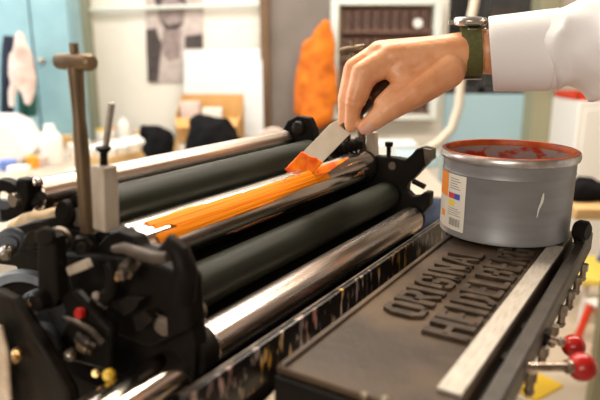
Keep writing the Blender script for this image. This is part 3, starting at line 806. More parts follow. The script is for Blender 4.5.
# the lettered shelf
sh = part(lbox(0.322, 0.80, -0.2195, -0.0945, -0.250, -0.2215), 'shelf', 'shelf', bevel=0.003)
sh['label'] = 'brown-black cast iron shelf with raised lettering'
lip = MB(); lbox(0.322, 0.80, -0.2215, -0.2165, -0.250, -0.2185, lip); lbox(0.319, 0.322, -0.2215, -0.0945, -0.2245, -0.2190, lip)
part(lip, 'shelf_lip', 'shelf', sh, bevel=0.0012)
GLYPH = {
 'O': [[(0, .18), (0, .82), (.2, 1), (.8, 1), (1, .82), (1, .18), (.8, 0), (.2, 0), (0, .18)]],
 'R': [[(0, 0), (0, 1), (.75, 1), (1, .85), (1, .62), (.75, .48), (0, .48)], [(.45, .48), (1, 0)]],
 'I': [[(0, 0), (0, 1)]],
 'G': [[(1, .78), (.8, 1), (.2, 1), (0, .82), (0, .18), (.2, 0), (.8, 0), (1, .15), (1, .45), (.55, .45)]],
 'N': [[(0, 0), (0, 1), (1, 0), (1, 1)]],
 'A': [[(0, 0), (.5, 1), (1, 0)], [(.2, .32), (.8, .32)]],
 'L': [[(0, 1), (0, 0), (1, 0)]],
 'H': [[(0, 0), (0, 1)], [(1, 0), (1, 1)], [(0, .5), (1, .5)]],
 'E': [[(1, 1), (0, 1), (0, 0), (1, 0)], [(0, .5), (.92, .5)]],
 'D': [[(0, 0), (0, 1), (.65, 1), (1, .78), (1, .22), (.65, 0), (0, 0)]],
 'B': [[(0, 0), (0, 1), (.75, 1), (1, .86), (1, .64), (.75, .52), (0, .52)], [(.75, .52), (1, .38), (1, .14), (.75, 0), (0, 0)]]}
WID = {'O': .0255, 'R': .0255, 'I': .0112, 'G': .0255, 'N': .0270, 'A': .0270, 'L': .0205, 'H': .0270, 'E': .0212, 'D': .0250, 'B': .0252}
def lettering(txt, u0, v_top, v_bot):
    mb = MB(); sw, hw_ = .0086, .0054; u = u0; k = 0
    zb, zt_ = -0.2216, -0.2180
    for ch in txt:
        w_ = WID[ch]
        for line in GLYPH[ch]:
            P = [(u + sw / 2 + x * (w_ - sw), v_bot - hw_ / 2 + (v_top - v_bot + hw_) * y, x, y) for x, y in line]
            for a, c in zip(P, P[1:]):
                k += 1; e = (k % 5) * 4e-5
                pa, pc = L(a[0], a[1], (zb + zt_) / 2), L(c[0], c[1], (zb + zt_) / 2)
                dx, dy = c[2] - a[2], c[3] - a[3]
                ax_ = (pc - pa).normalized()
                if dx == 0:
                    full = min(a[3], c[3]) == 0 or max(a[3], c[3]) == 1
                    x_ = hw_ / 2 if (ch in 'IHELNRDBA' and full) else 0
                    mb.bar(pa - ax_ * x_, pc + ax_ * x_, sw, zt_ - zb + e)
                elif dy == 0: mb.bar(pa, pc, hw_, zt_ - zb + e)
                else: mb.bar(pa, pc, .0062, zt_ - zb + e)
            for a in P:
                k += 1; e = (k % 7) * 3e-5 + 1e-5
                r_ = .0026 if ch in 'HEL' else .0032
                mb.cyl(L(a[0], a[1], zb), L(a[0], a[1], zt_ + e / 2), r_, r_ * .97, 12)
        u += w_ + .0034
    o = part(mb, 'lettering', 'letter', sh, angle=30)
    o['label'] = 'raised cast letters reading ' + txt
    return o
lettering('ORIGINAL', 0.447, -0.1990, -0.1620)
lettering('HEIDELBERG', 0.4275, -0.1540, -0.1170)
part(lbox(0.314, 0.3215, -0.2205, -0.0945, -0.256, -0.2247), 'shade_front', 'black', sh, bevel=0.002)  # black face standing in for the shade below the shelf's front edge
for (x, y) in ((366, 395), (386, 399)):
    q = onU(x, y, 0.3155)
    m_ = MB().ball(L(0.3135, q[1], q[2]), 0.003, 12, 8); part(m_, 'rivet', 'steel', sh)
# groove and outer rail
part(lbox(0.322, 0.80, -0.0945, -0.0860, -0.252, -0.236), 'groove_floor', 'black', bevel=0)
rl = part(lbox(0.300, 0.80, -0.0860, -0.0725, -0.243, -0.2185), 'outer_rail', 'rail', bevel=0.0025)
for i in range(9):
    u = 0.352 + 0.047 * i
    pg = MB().lathe(L(u, -0.0715, -0.2400), -DZ, [(0, -0.001), (0.0050, -0.001), (0.0050, 0.007), (0.0034, 0.008), (0.0034, 0.015), (0.0046, 0.016), (0.0026, 0.020), (0, 0.020)], 14)
    part(pg, 'spring_pin', 'steel', rl)
# star knob at the far end of the rail
kb = root  # (kept short)
q = dep(579, 230, 0.70); q = uvz(q)
kp = MB().lathe(LV(q), (DV * 0.9 + DU * -0.3), [(0, -0.004), (0.010, -0.004), (0.0125, 0), (0.0125, 0.008), (0.009, 0.011), (0, 0.011)], 24)
kk = part(kp, 'clamp_knob', 'black')
part(MB().cyl(LV(q) - DV * 0.002, L(q[0] + .006, -0.079, -0.228), 0.006), 'spindle', 'black_matt', kk)

# red knobbed levers
def lever(px0, py0, px1, py1, D0, D1, rr, rk, lab):
    a, c = uvz(dep(px0, py0, D0)), uvz(dep(px1, py1, D1))
    a, c = LV(a), LV(c); ax = (c - a).normalized()
    lv = part(MB().cyl(a, c, rr, seg=20), 'lever', 'satin'); lv['label'] = 'short chromed lever'
    k_ = MB().ball(c + ax * (rk * 0.85), rk, 28, 18); o = part(k_, 'knob', 'redknob', lv); o['label'] = 'shiny red ball knob'
    part(MB().cyl(c - ax * 0.004, c + ax * 0.0015, rr * 1.5), 'ferrule', 'steel', lv)
    a2 = a - ax * 0.006
    part(MB().ball(a2, rr * 1.9, 16, 10), 'pivot', 'steel_dark', lv)
lever(524, 367, 571, 367, 0.452, 0.46, 0.0036, 0.0112, '')
lever(549, 338, 564, 343, 0.505, 0.505, 0.0026, 0.0098, '')
a = uvz(dep(520, 366, 0.455)); c = uvz(dep(546, 337, .505))
for q_ in (a, c):
    pv = lbox(q_[0] - .006, q_[0] + .006, -0.092, q_[1] + .002, q_[2] - .006, q_[2] + .006)
    lbox(q_[0] - .005, q_[0] + .005, -0.094, -0.084, q_[2] - .005, -0.243, pv)
    part(pv, 'lever_mount', 'black_matt', bevel=0.001)

# right side frame with claw
def at_u(pts, u): return [LV(onU(x, y, u)) for x, y in pts]
rf_out = [(345, 176), (352, 166), (362, 159), (374, 156), (396, 158), (405, 160), (411, 155), (416, 149), (423, 147), (431, 149), (431, 160), (423, 168), (413, 179),
          (407, 184), (406, 191), (412, 197), (419, 196), (424, 192), (430, 193), (429, 206), (420, 217), (414, 228), (412, 245), (413, 266), (404, 284), (372, 306), (352, 262), (345, 215)]
rf = part(MB().prism(at_u(rf_out, 0.818), DU * 0.018), 'side_frame', 'black', bevel=0.002)
tipp = at_u([(423, 148), (431.5, 149.5), (431.5, 160), (425, 165)], 0.8172)
part(MB().prism(tipp, DU * 0.0196), 'claw_tip', 'steel_dark', rf, bevel=0.001)
pa, pb = LV(onU(413, 181, 0.814)), LV(onU(425, 187, 0.814))
part(MB().cyl(pa, pb, 0.004), 'pin', 'black_matt', rf)
rs = part(MB().cyl(LV(onU(392, 166, 0.8165)), LV(onU(392, 166, 0.8165)) + DU * 0.003, 0.006), 'boss', 'steel_dark', rf)
def tpost(u, cx, cy, bx_, by_, lab):
    """T-handled spindle: cross bar with a stub on top and a long slightly waisted shaft"""
    c = LV(onU(cx, cy, u)); bt = LV(onU(bx_, by_, u)); ax = (bt - c).normalized()
    hd_ = DV - ax * DV.dot(ax); hd_.normalize()
    ln = (bt - c).length
    p = part(MB().lathe(c + ax * 0.004, ax, [(0, 0), (0.0066, 0), (0.0058, 0.02), (0.0052, 0.04), (0.0060, 0.055), (0.0060, ln - 0.004), (0, ln - 0.004)], 20), 'spindle_post', 'bronze')
    p['label'] = lab
    hb_ = MB(); n = 14
    prof = [(0.0, -0.0208), (0.0052, -0.0206), (0.0062, -0.0195), (0.0066, -0.010), (0.0072, 0.0), (0.0068, 0.010), (0.0062, 0.0190), (0.0052, 0.0204), (0.0, 0.0207)]
    hb_.lathe(c, hd_, prof, 18); part(hb_, 'cross_handle', 'bronze', p)
    part(MB().cyl(c - ax * 0.005, c - ax * 0.0145, 0.0036), 'stub', 'bronze', p)
    return c
tpost(0.825, 353, 50, 364, 158, 'steel spindle with cross handle, half hidden by the hand')
tpost(0.315, 75, 62, 88, 232, 'bronze spindle with cross handle')
def sblock(u, tx, ty, bx2, by2, w, lab, screw=True):
    t, b_ = LV(onU(tx, ty, u)), LV(onU(bx2, by2, u)); ax = (t - b_).normalized()
    s1 = DV - ax * DV.dot(ax); s1.normalize(); s2 = ax.cross(s1)
    o = part(MB().box((t + b_) / 2, (w / 2, w / 2, (t - b_).length / 2), (s1, s2, ax)), 'guide_block', 'blocksteel', bevel=0.0012); o['label'] = lab
    return o, t, ax, s1, s2
gb, t, ax, s1, s2 = sblock(0.312, 104, 165, 106.5, 229, 0.0150, 'pale tan steel guide block')
sc = MB().lathe(t, ax, [(0, -0.001), (0.0034, -0.001), (0.003, 0.007), (0.0032, 0.010), (0.0056, 0.0115), (0.0064, 0.0145), (0.0, 0.0150)], 18)
part(sc, 'thumb_screw', 'black', gb)
ra, rb_ = LV(onU(101.5, 104, 0.312)), LV(onU(93, 168, 0.312))
part(MB().bar(ra + DU * .010, rb_ + DU * .010, 0.0042, 0.003), 'leaning_rod', 'bar')
gb2, t2, ax2, _, _ = sblock(0.825, 372, 132, 373, 156, 0.014, 'steel guide block of the far spindle')
part(MB().lathe(LV(onU(388.5, 158, 0.823)), DZ, [(0, 0), (0.0032, 0), (0.0032, 0.008), (0.0036, 0.010), (0.0032, 0.012), (0.0036, 0.014), (0.0032, 0.016), (0.0058, 0.018), (0.0066, 0.024), (0, 0.0245)], 18), 'set_screw', 'black')
c = LV(onU(333, 153, 0.80)); c2 = LV(onU(363, 142, 0.80)); axr = (c2 - c).normalized(); lr = (c2 - c).length
part(MB().lathe(c, axr, [(0, 0)] + [(0.0085 if k % 2 else 0.0105, lr * k / 14) for k in range(1, 14)] + [(0, lr)], 24), 'ribbed_collar', 'black')
part(MB().lathe(LV(onU(347, 138, 0.80)), DZ, [(0, -.012), (0.006, -.012), (0.006, 0.004), (0.0045, 0.006), (0, 0.006)], 18), 'adjuster_nut', 'steel_dark')
# far clutter of the right bracket: collars on roller ends
for i in (2, 3, 4):
    v, z, r = ROLL[i][:3]
    part(MB().lathe(L(0.8125, v, z), DU, [(r * .5, 0), (r * 1.02, 0), (r * 1.02, 0.006), (r * .5, 0.006)], 32), 'roller_collar', 'black')
# bracket carrying the two rear rollers
br_out = [(283, 150), (281, 132), (287, 121), (297, 116), (309, 118), (314, 130), (318, 150), (335, 165), (330, 185), (300, 180), (288, 165)]
brk = part(MB().prism(at_u(br_out, 0.738), DU * 0.014), 'rear_bracket', 'black', bevel=0.002)
kq = LV(onU(299, 128, 0.736))
part(MB().lathe(kq, -DU, [(0, -0.001), (0.010, -0.001), (0.011, 0.002), (0.009, 0.006), (0.005, 0.008), (0, 0.008)], 10), 'knurled_knob', 'black_matt', brk)
part(lbox(0.752, 0.83, -0.50, -0.43, -0.175, -0.13), 'rear_carrier', 'black', bevel=0.006)
part(lbox(0.752, 0.83, -0.52, -0.33, -0.46, -0.26), 'frame_web', 'black', bevel=0.01)
part(MB().prism(at_u([(352, 262), (372, 306), (404, 284), (413, 266), (430, 420), (330, 470), (300, 360)], 0.818), DU * 0.018), 'frame_foot', 'black')

# left side frame and everything bolted to it
lf_out = [(-6, 236), (20, 226), (45, 218), (70, 214), (84, 225), (106, 229), (113, 240), (120, 231), (132, 227), (146, 232), (152, 244), (176, 250), (190, 268), (194, 290), (204, 312), (208, 336), (206, 370), (196, 430),
          (60, 450), (70, 345), (52, 300), (30, 262), (-6, 258)]
lf = part(MB().prism(at_u(lf_out, 0.338), -DU * 0.016), 'side_frame', 'black', bevel=0.002)
part(lbox(0.30, 0.336, -0.50, -0.28, -1.37, -0.27), 'left_standard', 'black', bevel=0.012)
part(lbox(0.82, 0.85, -0.50, -0.30, -1.37, -0.30), 'right_standard', 'black', bevel=0.012)
def stud(px, py, u, r, ln, m, name='bolt', hexy=False, ax=None, parent=None, head=True):
    c = LV(onU(px, py, u)); ax = Vector(ax).normalized() if ax else -DU
    mb = MB()
    if hexy: mb.hexa(c + ax * ln, c, r)
    else: mb.lathe(c, ax, [(0, 0), (r, 0), (r, ln * .75), (r * .75, ln), (0, ln)], 20)
    if head: mb.cyl(c + ax * ln, c + ax * (ln * 1.45), r * .55, r * .5, 14)
    return part(mb, name, m, parent)
SIDE = DV * 0.75 - DU * 0.65
# left foreground cluster (bolt heads, nuts, collars)
stud(12, 241, 0.300, 0.0130, 0.010, 'blue_grey', 'collar', ax=SIDE + DZ * .1)
stud(8, 250, 0.290, 0.0062, 0.014, 'steel', 'bolt', ax=SIDE)
stud(36, 241, 0.305, 0.0095, 0.012, 'black_matt', 'collar', ax=SIDE + DZ * .4)
stud(59, 240, 0.305, 0.0110, 0.012, 'steel_dark', 'collar', ax=SIDE + DZ * .4)
stud(62, 243, 0.298, 0.0048, 0.012, 'steel', 'bolt', ax=SIDE + DZ * .4)
stud(82, 243, 0.308, 0.0080, 0.010, 'black_matt', 'nut', True, ax=SIDE)
stud(134, 262, 0.302, 0.0068, 0.013, 'steel_dark', 'nut', True, ax=DV * .2 - DU * 1.0 - DZ * .35)
stud(123, 272, 0.296, 0.0038, 0.006, 'brass', 'bolt', ax=DV * .2 - DU * 1.0 - DZ * .35)
stud(97, 297, 0.296, 0.0040, 0.012, 'steel', 'bolt', ax=SIDE + DZ * .5)
stud(102, 303, 0.300, 0.0066, 0.010, 'steel_dark', 'nut', True, ax=SIDE + DZ * .5)
stud(82, 313, 0.279, 0.0046, 0.005, 'redknob', 'button', ax=-DU + DZ * .3, head=False)
stud(103, 322, 0.300, 0.0045, 0.010, 'brass', 'bolt', ax=SIDE)
stud(80, 336, 0.279, 0.0055, 0.014, 'steel_dark', 'bolt', ax=DV - DZ * .2)
stud(80, 345, 0.278, 0.0042, 0.010, 'bronze', 'bolt', ax=DV - DZ * .2)
stud(170, 318, 0.325, 0.0105, 0.016, 'steel_dark', 'shaft_hub', ax=-DU * .9 + DV * .5, head=False)
stud(158, 312, 0.318, 0.0030, 0.010, 'steel', 'bolt', ax=SIDE)
stud(200, 310, 0.335, 0.0080, 0.012, 'steel_dark', 'bush', ax=-DU, head=False)
stud(110, 374, 0.270, 0.0045, 0.006, 'yellow', 'yellow_cap', ax=-DU + DV * .6 + DZ * .4)
stud(98, 372, 0.272, 0.0035, 0.006, 'brass', 'bolt', ax=-DU + DV * .6 + DZ * .4)
stud(70, 358, 0.270, 0.0045, 0.006, 'steel', 'bolt', ax=DZ + DV * .3)
stud(18, 352, 0.245, 0.0045, 0.010, 'brass', 'bolt', ax=SIDE)
part(MB().bar(LV(onU(70, 271, 0.285)), LV(onU(89, 263, 0.285)), 0.006, 0.0075), 'catch_bar', 'blocksteel', bevel=0.001)
arm = part(MB().tube([LV(onU(x, y, 0.300)) for x, y in ((114, 249), (124, 248), (138, 253), (154, 258), (168, 257))], [0.0032, 0.0044, 0.0048, 0.0046, 0.004], 16), 'lever_arm', 'lever_brown')
part(MB().tube([LV(onU(x, y, 0.310)) for x, y in ((165, 252), (172, 244), (180, 252), (186, 270), (182, 300))], [0.006, 0.0075, 0.008, 0.009, 0.010], 16), 'lever_elbow', 'black')
part(MB().prism(at_u([(108, 304), (122, 299), (140, 300), (134, 310), (124, 316)], 0.296), DU * 0.008), 'wedge', 'black_matt', bevel=0.001)
part(MB().prism(at_u([(133, 318), (143, 311), (152, 320), (143, 330), (136, 331)], 0.296), DU * 0.008), 'wedge', 'black_matt', bevel=0.001)
part(MB().prism(at_u([(37, 238), (54, 237), (57, 300), (50, 310), (37, 302)], 0.276), DU * 0.012), 'link_bar', 'black', bevel=0.002)
stud(46, 236, 0.274, 0.0075, 0.008, 'black_matt', 'collar', ax=SIDE + DZ * .2, head=False)
stud(44, 299, 0.274, 0.0085, 0.010, 'black', 'collar', ax=-DU, head=False)
stud(33, 299, 0.272, 0.0036, 0.008, 'brass', 'bolt', ax=SIDE)
part(MB().prism(at_u([(62, 252), (150, 262), (186, 278), (190, 330), (150, 350), (100, 330), (72, 300)], 0.312), DU * 0.02), 'gear_cover', 'black', bevel=0.004)
part(MB().prism(at_u([(60, 296), (72, 290), (110, 330), (108, 372), (72, 362), (58, 340), (66, 322)], 0.282), DU * 0.01), 'gear_cover', 'black', bevel=0.003)
part(MB().tube([LV(onU(x, y, 0.278)) for x, y in ((64, 318), (78, 322), (92, 330), (104, 343))], 0.003, 10), 'spring_rod', 'steel_dark')
part(MB().tube([LV(onU(x, y, 0.296)) for x, y in ((110, 262), (114, 272), (112, 290), (104, 300))], 0.006, 12), 'link_bar', 'black')
# roller three end collar
v, z, r = ROLL[2][:3]
part(MB().lathe(L(0.325, v, z), DU, [(r * .4, 0), (r * .93, 0), (r * .97, 0.018), (r * .4, 0.018)], 32), 'roller_collar', 'black')
v, z, r = ROLL[3][:3]
part(MB().lathe(L(0.333, v, z), DU, [(r * .3, 0), (r * .75, 0), (r * .9, 0.018), (r * .3, 0.018)], 32), 'roller_collar', 'black')
v, z, r = ROLL[4][:3]
part(MB().lathe(L(0.329, v, z), DU, [(r * .3, 0), (r * 1.05, 0), (r * 1.05, 0.0185), (r * .3, 0.0185)], 32), 'roller_collar', 'black')
v, z, r = ROLL[1][:3]
part(MB().lathe(L(0.334, v, z), DU, [(r * .3, 0), (r * .95, 0), (r * .95, 0.0175), (r * .3, 0.0175)], 32), 'roller_collar', 'black')
# upper-left ring clamp, disc, ball lever
rc_ = LV(onU(6, 199, 0.300))
ring = MB().lathe(rc_, -DU + DV * .6, [(0.0085, -0.006), (0.0185, -0.006), (0.0185, 0.006), (0.0085, 0.006), (0.0085, -0.006)], 30)
rg = part(ring, 'ring_clamp', 'black')
part(MB().lathe(LV(onU(3, 210, 0.298)), SIDE, [(0, -.004), (0.010, -.004), (0.010, 0.006), (0, 0.006)], 24), 'ring_plug', 'blue_grey', rg)
part(MB().prism(at_u([(16, 178), (25, 180), (27, 198), (22, 214), (14, 215), (14, 190)], 0.302), DU * 0.012), 'ring_lug', 'black', rg, bevel=0.002)
bl_ = part(MB().ball(LV(onU(35, 187, 0.318)), 0.0092, 20, 12), 'ball_knob', 'black')
part(MB().ball(LV(onU(36, 182, 0.312)), 0.0042, 14, 8), 'polished_cap', 'chrome', bl_)
part(MB().tube([LV(onU(x, y, 0.312)) for x, y in ((42, 196), (34, 201), (22, 205), (10, 210))], 0.0045, 12), 'ball_lever', 'black', bl_)
part(MB().lathe(LV(onU(67, 212, 0.330)), -DU + DZ * .3, [(0.0, -.006), (0.012, -.006), (0.012, 0.002), (0.009, 0.006), (0, 0.007)], 28), 'end_cap', 'black')
# hand wheel at lower left
wc = LV(onU(24, 312, 0.305)); wax = (-DU * .80 + DV * .6)
wh = part(MB().lathe(wc, wax, [(0.033, -0.006), (0.041, -0.006), (0.041, 0.006), (0.033, 0.006), (0.033, -0.006)], 48), 'hand_wheel', 'wheel_blue')
part(MB().lathe(wc, wax, [(0, -0.004), (0.0335, -0.004), (0.0335, -0.002), (0, -0.002)], 40), 'wheel_web', 'black', wh)
dc = LV(onU(44, 316, 0.292))
part(MB().lathe(dc, wax, [(0, -0.006), (0.0235, -0.006), (0.0248, -0.004), (0.0248, 0.001), (0.0225, 0.003), (0.008, 0.003), (0.007, .006), (0, 0.006)], 48), 'wheel_disc', 'wheel_blue', wh)
part(MB().lathe(LV(onU(38, 345, 0.272)), wax, [(0.0, -.008), (0.018, -.008), (0.018, 0.004), (0.014, 0.006), (0.013, 0.003), (0, 0.003)], 32), 'bearing', 'blue_grey')
part(MB().prism(at_u([(-10, 290), (10, 300), (42, 350), (66, 392), (74, 430), (-10, 440)], 0.252), DU * 0.012), 'guard_arm', 'black_matt', bevel=0.003)
part(MB().cyl(L(0.15, -0.318, -0.2560), L(0.33, -0.330, -0.262), 0.022, seg=40), 'shaft', 'chrome')
part(MB().prism(at_u([(-12, 322), (4, 324), (11, 350), (15, 412), (-12, 412)], 0.246), -DU * 0.005), 'guard_panel', 'pale_cream', bevel=0.002)

# ================================================================== things lying on the press
def cloth_lump(name, pts, m, vox, label, amp, seed, fr=40):
    o = capsule_skin(name, pts, vox, [m], smooth=5); lumpy(o, amp, fr, seed)
    c = sum((Vector(p[0]) for p in pts), Vector()) / len(pts); zmin = min(v.co.z for v in o.data.vertices)
    o.data.transform(Matrix.Translation((-c.x, -c.y, -zmin))); o.location = (c.x, c.y, zmin)
    return tag(o, label, 'cloth')
def wu(x, y, u): q = onU(x, y, u); return W(*q)
cloth_lump('rag', [(wu(18, 228, .345), wu(40, 220, .345), .010, .015), (wu(40, 220, .345), wu(58, 222, .345), .016, .0135), (wu(58, 224, .345), wu(82, 240, .345), .012, .008), (wu(40, 230, .35), wu(62, 236, .35), .013, .013)],
           'cream', .0025, 'bunched cream rag draped over the left end of the press', .004, 2)
cloth_lump('rag', [(W(.36, -.243, -.272), W(.31, -.246, -.287), .009, .012), (W(.30, -.240, -.292), W(.345, -.230, -.284), .010, .011), (W(.40, -.241, -.272), W(.45, -.243, -.270), .006, .006)],
           'pale_cream', .0025, 'pale rag tucked below the near edge of the lettered shelf', .003, 5)

# pale steel bar lying along the shelf
b0, b1 = W(0.352, -0.1055, -0.2212), W(0.715, -0.1015, -0.2212)
ln = (b1 - b0).length
bo = MB()
bo.box((ln / 2, 0, 0.0015), (ln / 2, 0.0085, 0.0015))
bo = bo.build('steel_straightedge', 'bar', loc=b0, rot=(0, 0, math.atan2(b1.y - b0.y, b1.x - b0.x)), bevel=0.0005)
tag(bo, 'pale flat steel bar lying along the right side of the lettered shelf', 'bar')

# ------------------------------------------------------------------ the ink can
CB = W(0.760, -0.1725, -0.2178) + Vector((-0.0044, -0.0108, 0))
RC = 0.0775; HC = 0.1010
cn = root('ink_can', CB, 0, 'open grey metal ink can with red ink on its rim standing on the lettered shelf', 'can')
body = MB().lathe((0, 0, 0), (0, 0, 1), [(0, 0.002), (RC - 0.003, 0.002), (RC - 0.002, 0.0), (RC, 0.001), (RC, 0.006), (RC - 0.0008, 0.008), (RC - 0.0006, 0.075), (RC + 0.0002, 0.077), (RC - 0.0004, 0.079),
                                         (RC - 0.0002, 0.084), (RC - 0.0002, HC - 0.008)], 96).build('body', 'can', cn)
MB().lathe((0, 0, 0), (0, 0, 1), [(RC - 0.0002, HC - 0.0085), (RC + 0.0030, HC - 0.0085), (RC + 0.0038, HC - 0.006), (RC + 0.0036, HC - 0.002), (RC + 0.0020, HC + 0.0005), (RC - 0.001, HC + 0.0006)], 96).build('rim', 'canrim', cn)
MB().lathe((0, 0, 0), (0, 0, 1), [(RC + 0.0026, HC + 0.0004), (RC + 0.001, HC + 0.0014), (RC - 0.002, HC + 0.0010), (RC - 0.0035, HC - 0.003), (RC - 0.0032, HC - 0.007)], 96).build('inked_lip', 'redink', cn)
MB().lathe((0, 0, 0), (0, 0, 1), [(RC - 0.0033, HC - 0.0065), (RC - 0.0028, HC - 0.02), (RC - 0.0028, 0.030)], 96).build('inner_wall', 'inwall', cn)
ik = MB().lathe((0, 0, 0.032), (0, 0, 1), [(0.0001, 0.004), (0.02, 0.001), (0.05, 0.005), (RC - 0.003, 0.008)], 64).build('ink', 'redink', cn)
lumpy(ik, 0.003, 60, 1)
# printed label wrapped on the can
def wrap(mb, t0, t1, z0, z1, off, n=24, skew=0.0):
    g = []
    for i in range(n + 1):
        t = t0 + (t1 - t0) * i / n
        g.append([Vector(((RC - .0006 + off) * cos(t), (RC - .0006 + off) * sin(t), z)) for z in (z0, z1)])
    k = len(mb.v); mb.v += [p for q in g for p in q]
    for i in range(n):
        mb.f.append([k + 2 * i, k + 2 * i + 2, k + 2 * i + 3, k + 2 * i + 1]); mb.m.append(mb.mi)
T0, T1 = R(160), R(216)                      # from the far left edge to the visible right edge
lb = MB()
wrap(lb, T0, T1, 0.008, 0.0755, 0.0004)
lb.mi = 1; wrap(lb, T0, R(192), 0.046, 0.0755, 0.0007)
wrap(lb, R(180), R(188), 0.020, 0.028, 0.0007)
lb.mi = 2; wrap(lb, R(194), R(203), 0.046, 0.053, 0.0007)
lb.mi = 3; wrap(lb, R(203), R(210), 0.046, 0.053, 0.0007)
lb.mi = 4; wrap(lb, R(195), R(203), 0.037, 0.044, 0.0007)
lb.mi = 5
for k in range(5): wrap(lb, R(196), R(210 - (k % 3) * 2), 0.058 + k * .003, 0.0588 + k * .003, 0.0007)
for k in range(4): wrap(lb, R(194), R(212 - (k % 2) * 3), 0.026 + k * .0026, 0.0266 + k * .0026, 0.0007)
for k in range(11):
    t = 197 + 1.35 * k; wrap(lb, R(t), R(t + (0.5, 0.9, 0.6)[k % 3]), 0.013, 0.0225, 0.0007, 2)
lo_ = lb.build('label', ['lab', 'lab_o', 'lab_r', 'lab_b', 'lab_y', 'txt'], cn, angle=80)
lo_['label'] = 'printed paper label with orange block, colour patches and barcode'
sm = MB(); pts = [(-82.5, 0.036), (-81.6, 0.046), (-79.6, 0.053), (-79.0, 0.058), (-78.5, 0.064)]
ww = [0.3, 0.8, 1.3, 1.2, 0.4]
vs = []
for (t, z), w_ in zip(pts, ww):
    for s_ in (-1, 1):
        a = R(t + s_ * w_); vs.append(Vector(((RC + .0002) * cos(a), (RC + .0002) * sin(a), z)))
sm.add(vs, [[2 * i, 2 * i + 1, 2 * i + 3, 2 * i + 2] for i in range(4)])
sm.build('scratch', 'paper', cn)

# ------------------------------------------------------------------ ink knife
kt = W(0.655, v3 + (r3 + .004) * cos(R(62)), z3 + (r3 + .004) * sin(R(62)))
def P3(x, y, D): return dep(x, y, D)
Dk = (kt - EYE).dot(Vector((0, cP, -sP)))
tipL, tipR = P3(287.5, 168, Dk - .006), P3(304, 181, Dk - .012)
topL, topR = P3(330, 124, Dk + .004), P3(349, 135, Dk - .002)
kn = root('ink_knife', (tipL + tipR) / 2, 0, 'broad steel ink knife held in the hand, its blade end loaded with orange ink', 'knife')
ko = kn.location
def rel(p): return Vector(p) - ko
nrm = (tipR - tipL).cross(topL - tipL).normalized()
if nrm.y > 0: nrm = -nrm
bl = MB().prism([rel(tipL), rel(tipR), rel(topR), rel(P3(352, 128, Dk)), rel(P3(340, 119, Dk + .004)), rel(topL)], nrm * -0.0012)
bl.build('blade', 'blade', kn, bevel=0.0004)
h0, h1 = rel(P3(344, 126, Dk)), rel(P3(391, 78, Dk + .012))
hx = (h1 - h0).normalized()
hs_ = hx.cross(nrm).normalized()
hd2 = MB(); rings = []
for f, w_, t_ in ((0, .0065, .0035), (.06, .0075, .0045), (.3, .0085, .0055), (.6, .0082, .0055), (.9, .0095, .006), (1, .007, .0045)):
    c = h0.lerp(h1, f); rings.append([c + hs_ * (w_ * cos(2 * pi * k / 16)) + nrm * (t_ * sin(2 * pi * k / 16)) for k in range(16)])
hd2.loft(rings); ho = hd2.build('handle', 'handle', kn, angle=60)
for f in (.35, .55): MB().cyl(h0.lerp(h1, f) + nrm * .0040, h0.lerp(h1, f) + nrm * .0066, .0022, seg=12).build('rivet', 'brass', ho)
MB().cyl(h0 - hx * .003, h0 + hx * .006, .0048, .0060, 16).build('ferrule', 'handle', kn)
# ink on the blade
g = MB(); ni, nj = 44, 48
a0, a1, a2, a3 = rel(tipL), rel(tipR), rel(topR), rel(topL)
def blade_pt(s_, t_): return a0.lerp(a1, s_).lerp(a3.lerp(a2, s_), t_)
for i in range(ni + 1):
    s_ = -0.05 + 1.10 * i / ni
    lim = 0.36 + 0.05 * s_ + 0.035 * noise.noise(Vector((s_ * 2.2, 2, 7))) + 0.008 * noise.noise(Vector((s_ * 7, 5, 1)))
    for j in range(nj + 1):
        f = j / nj; t_ = -0.05 + (lim + 0.05) * f
        e = min(1, 7 * (1 - f), 9 * f + .15, 9 * i / ni + .1, 9 * (1 - i / ni) + .1)
        e = math.sqrt(max(0, 1 - (1 - e) ** 2))
        lump = 0.0030 * math.exp(-((f - .14) / .16) ** 2) * (.3 + .8 * s_) + 0.0004 * noise.noise(Vector((s_ * 4, t_ * 8, 3)))
        g.v.append(blade_pt(s_, t_) + nrm * (0.0002 + e * (0.0016 + lump)))
for i in range(ni):
    for j in range(nj):
        k = i * (nj + 1) + j
        g.f.append([k, k + nj + 1, k + nj + 2, k + 1]); g.m.append(0)
io = g.build('ink', 'orange_dark', kn, angle=80)
so = io.modifiers.new('solid', 'SOLIDIFY'); so.thickness = 0.0008; so.offset = -1

# bead of ink pushed up along the knife edge, on the roller
ths3 = [R(20 + 70 * j / 60) for j in range(61)]
us3 = [0.628 + 0.13 * i / 90 for i in range(91)]
def bead(u, th):
    d = math.degrees(th)
    w_ = max(0, 1 - (u - .655) / .095)
    mid = 62 + (u - .655) * 60
    return u > .650 and mid - 28 * w_ ** .8 + 2 * noise.noise(Vector((u * 60, 2, 8))) < d < mid + 9 * w_ + 2 * noise.noise(Vector((u * 50, 4, 4)))
film('ink_bead', 'orange_dark', us3, ths3, bead, 0.0016, rollers[2], 0.0014)

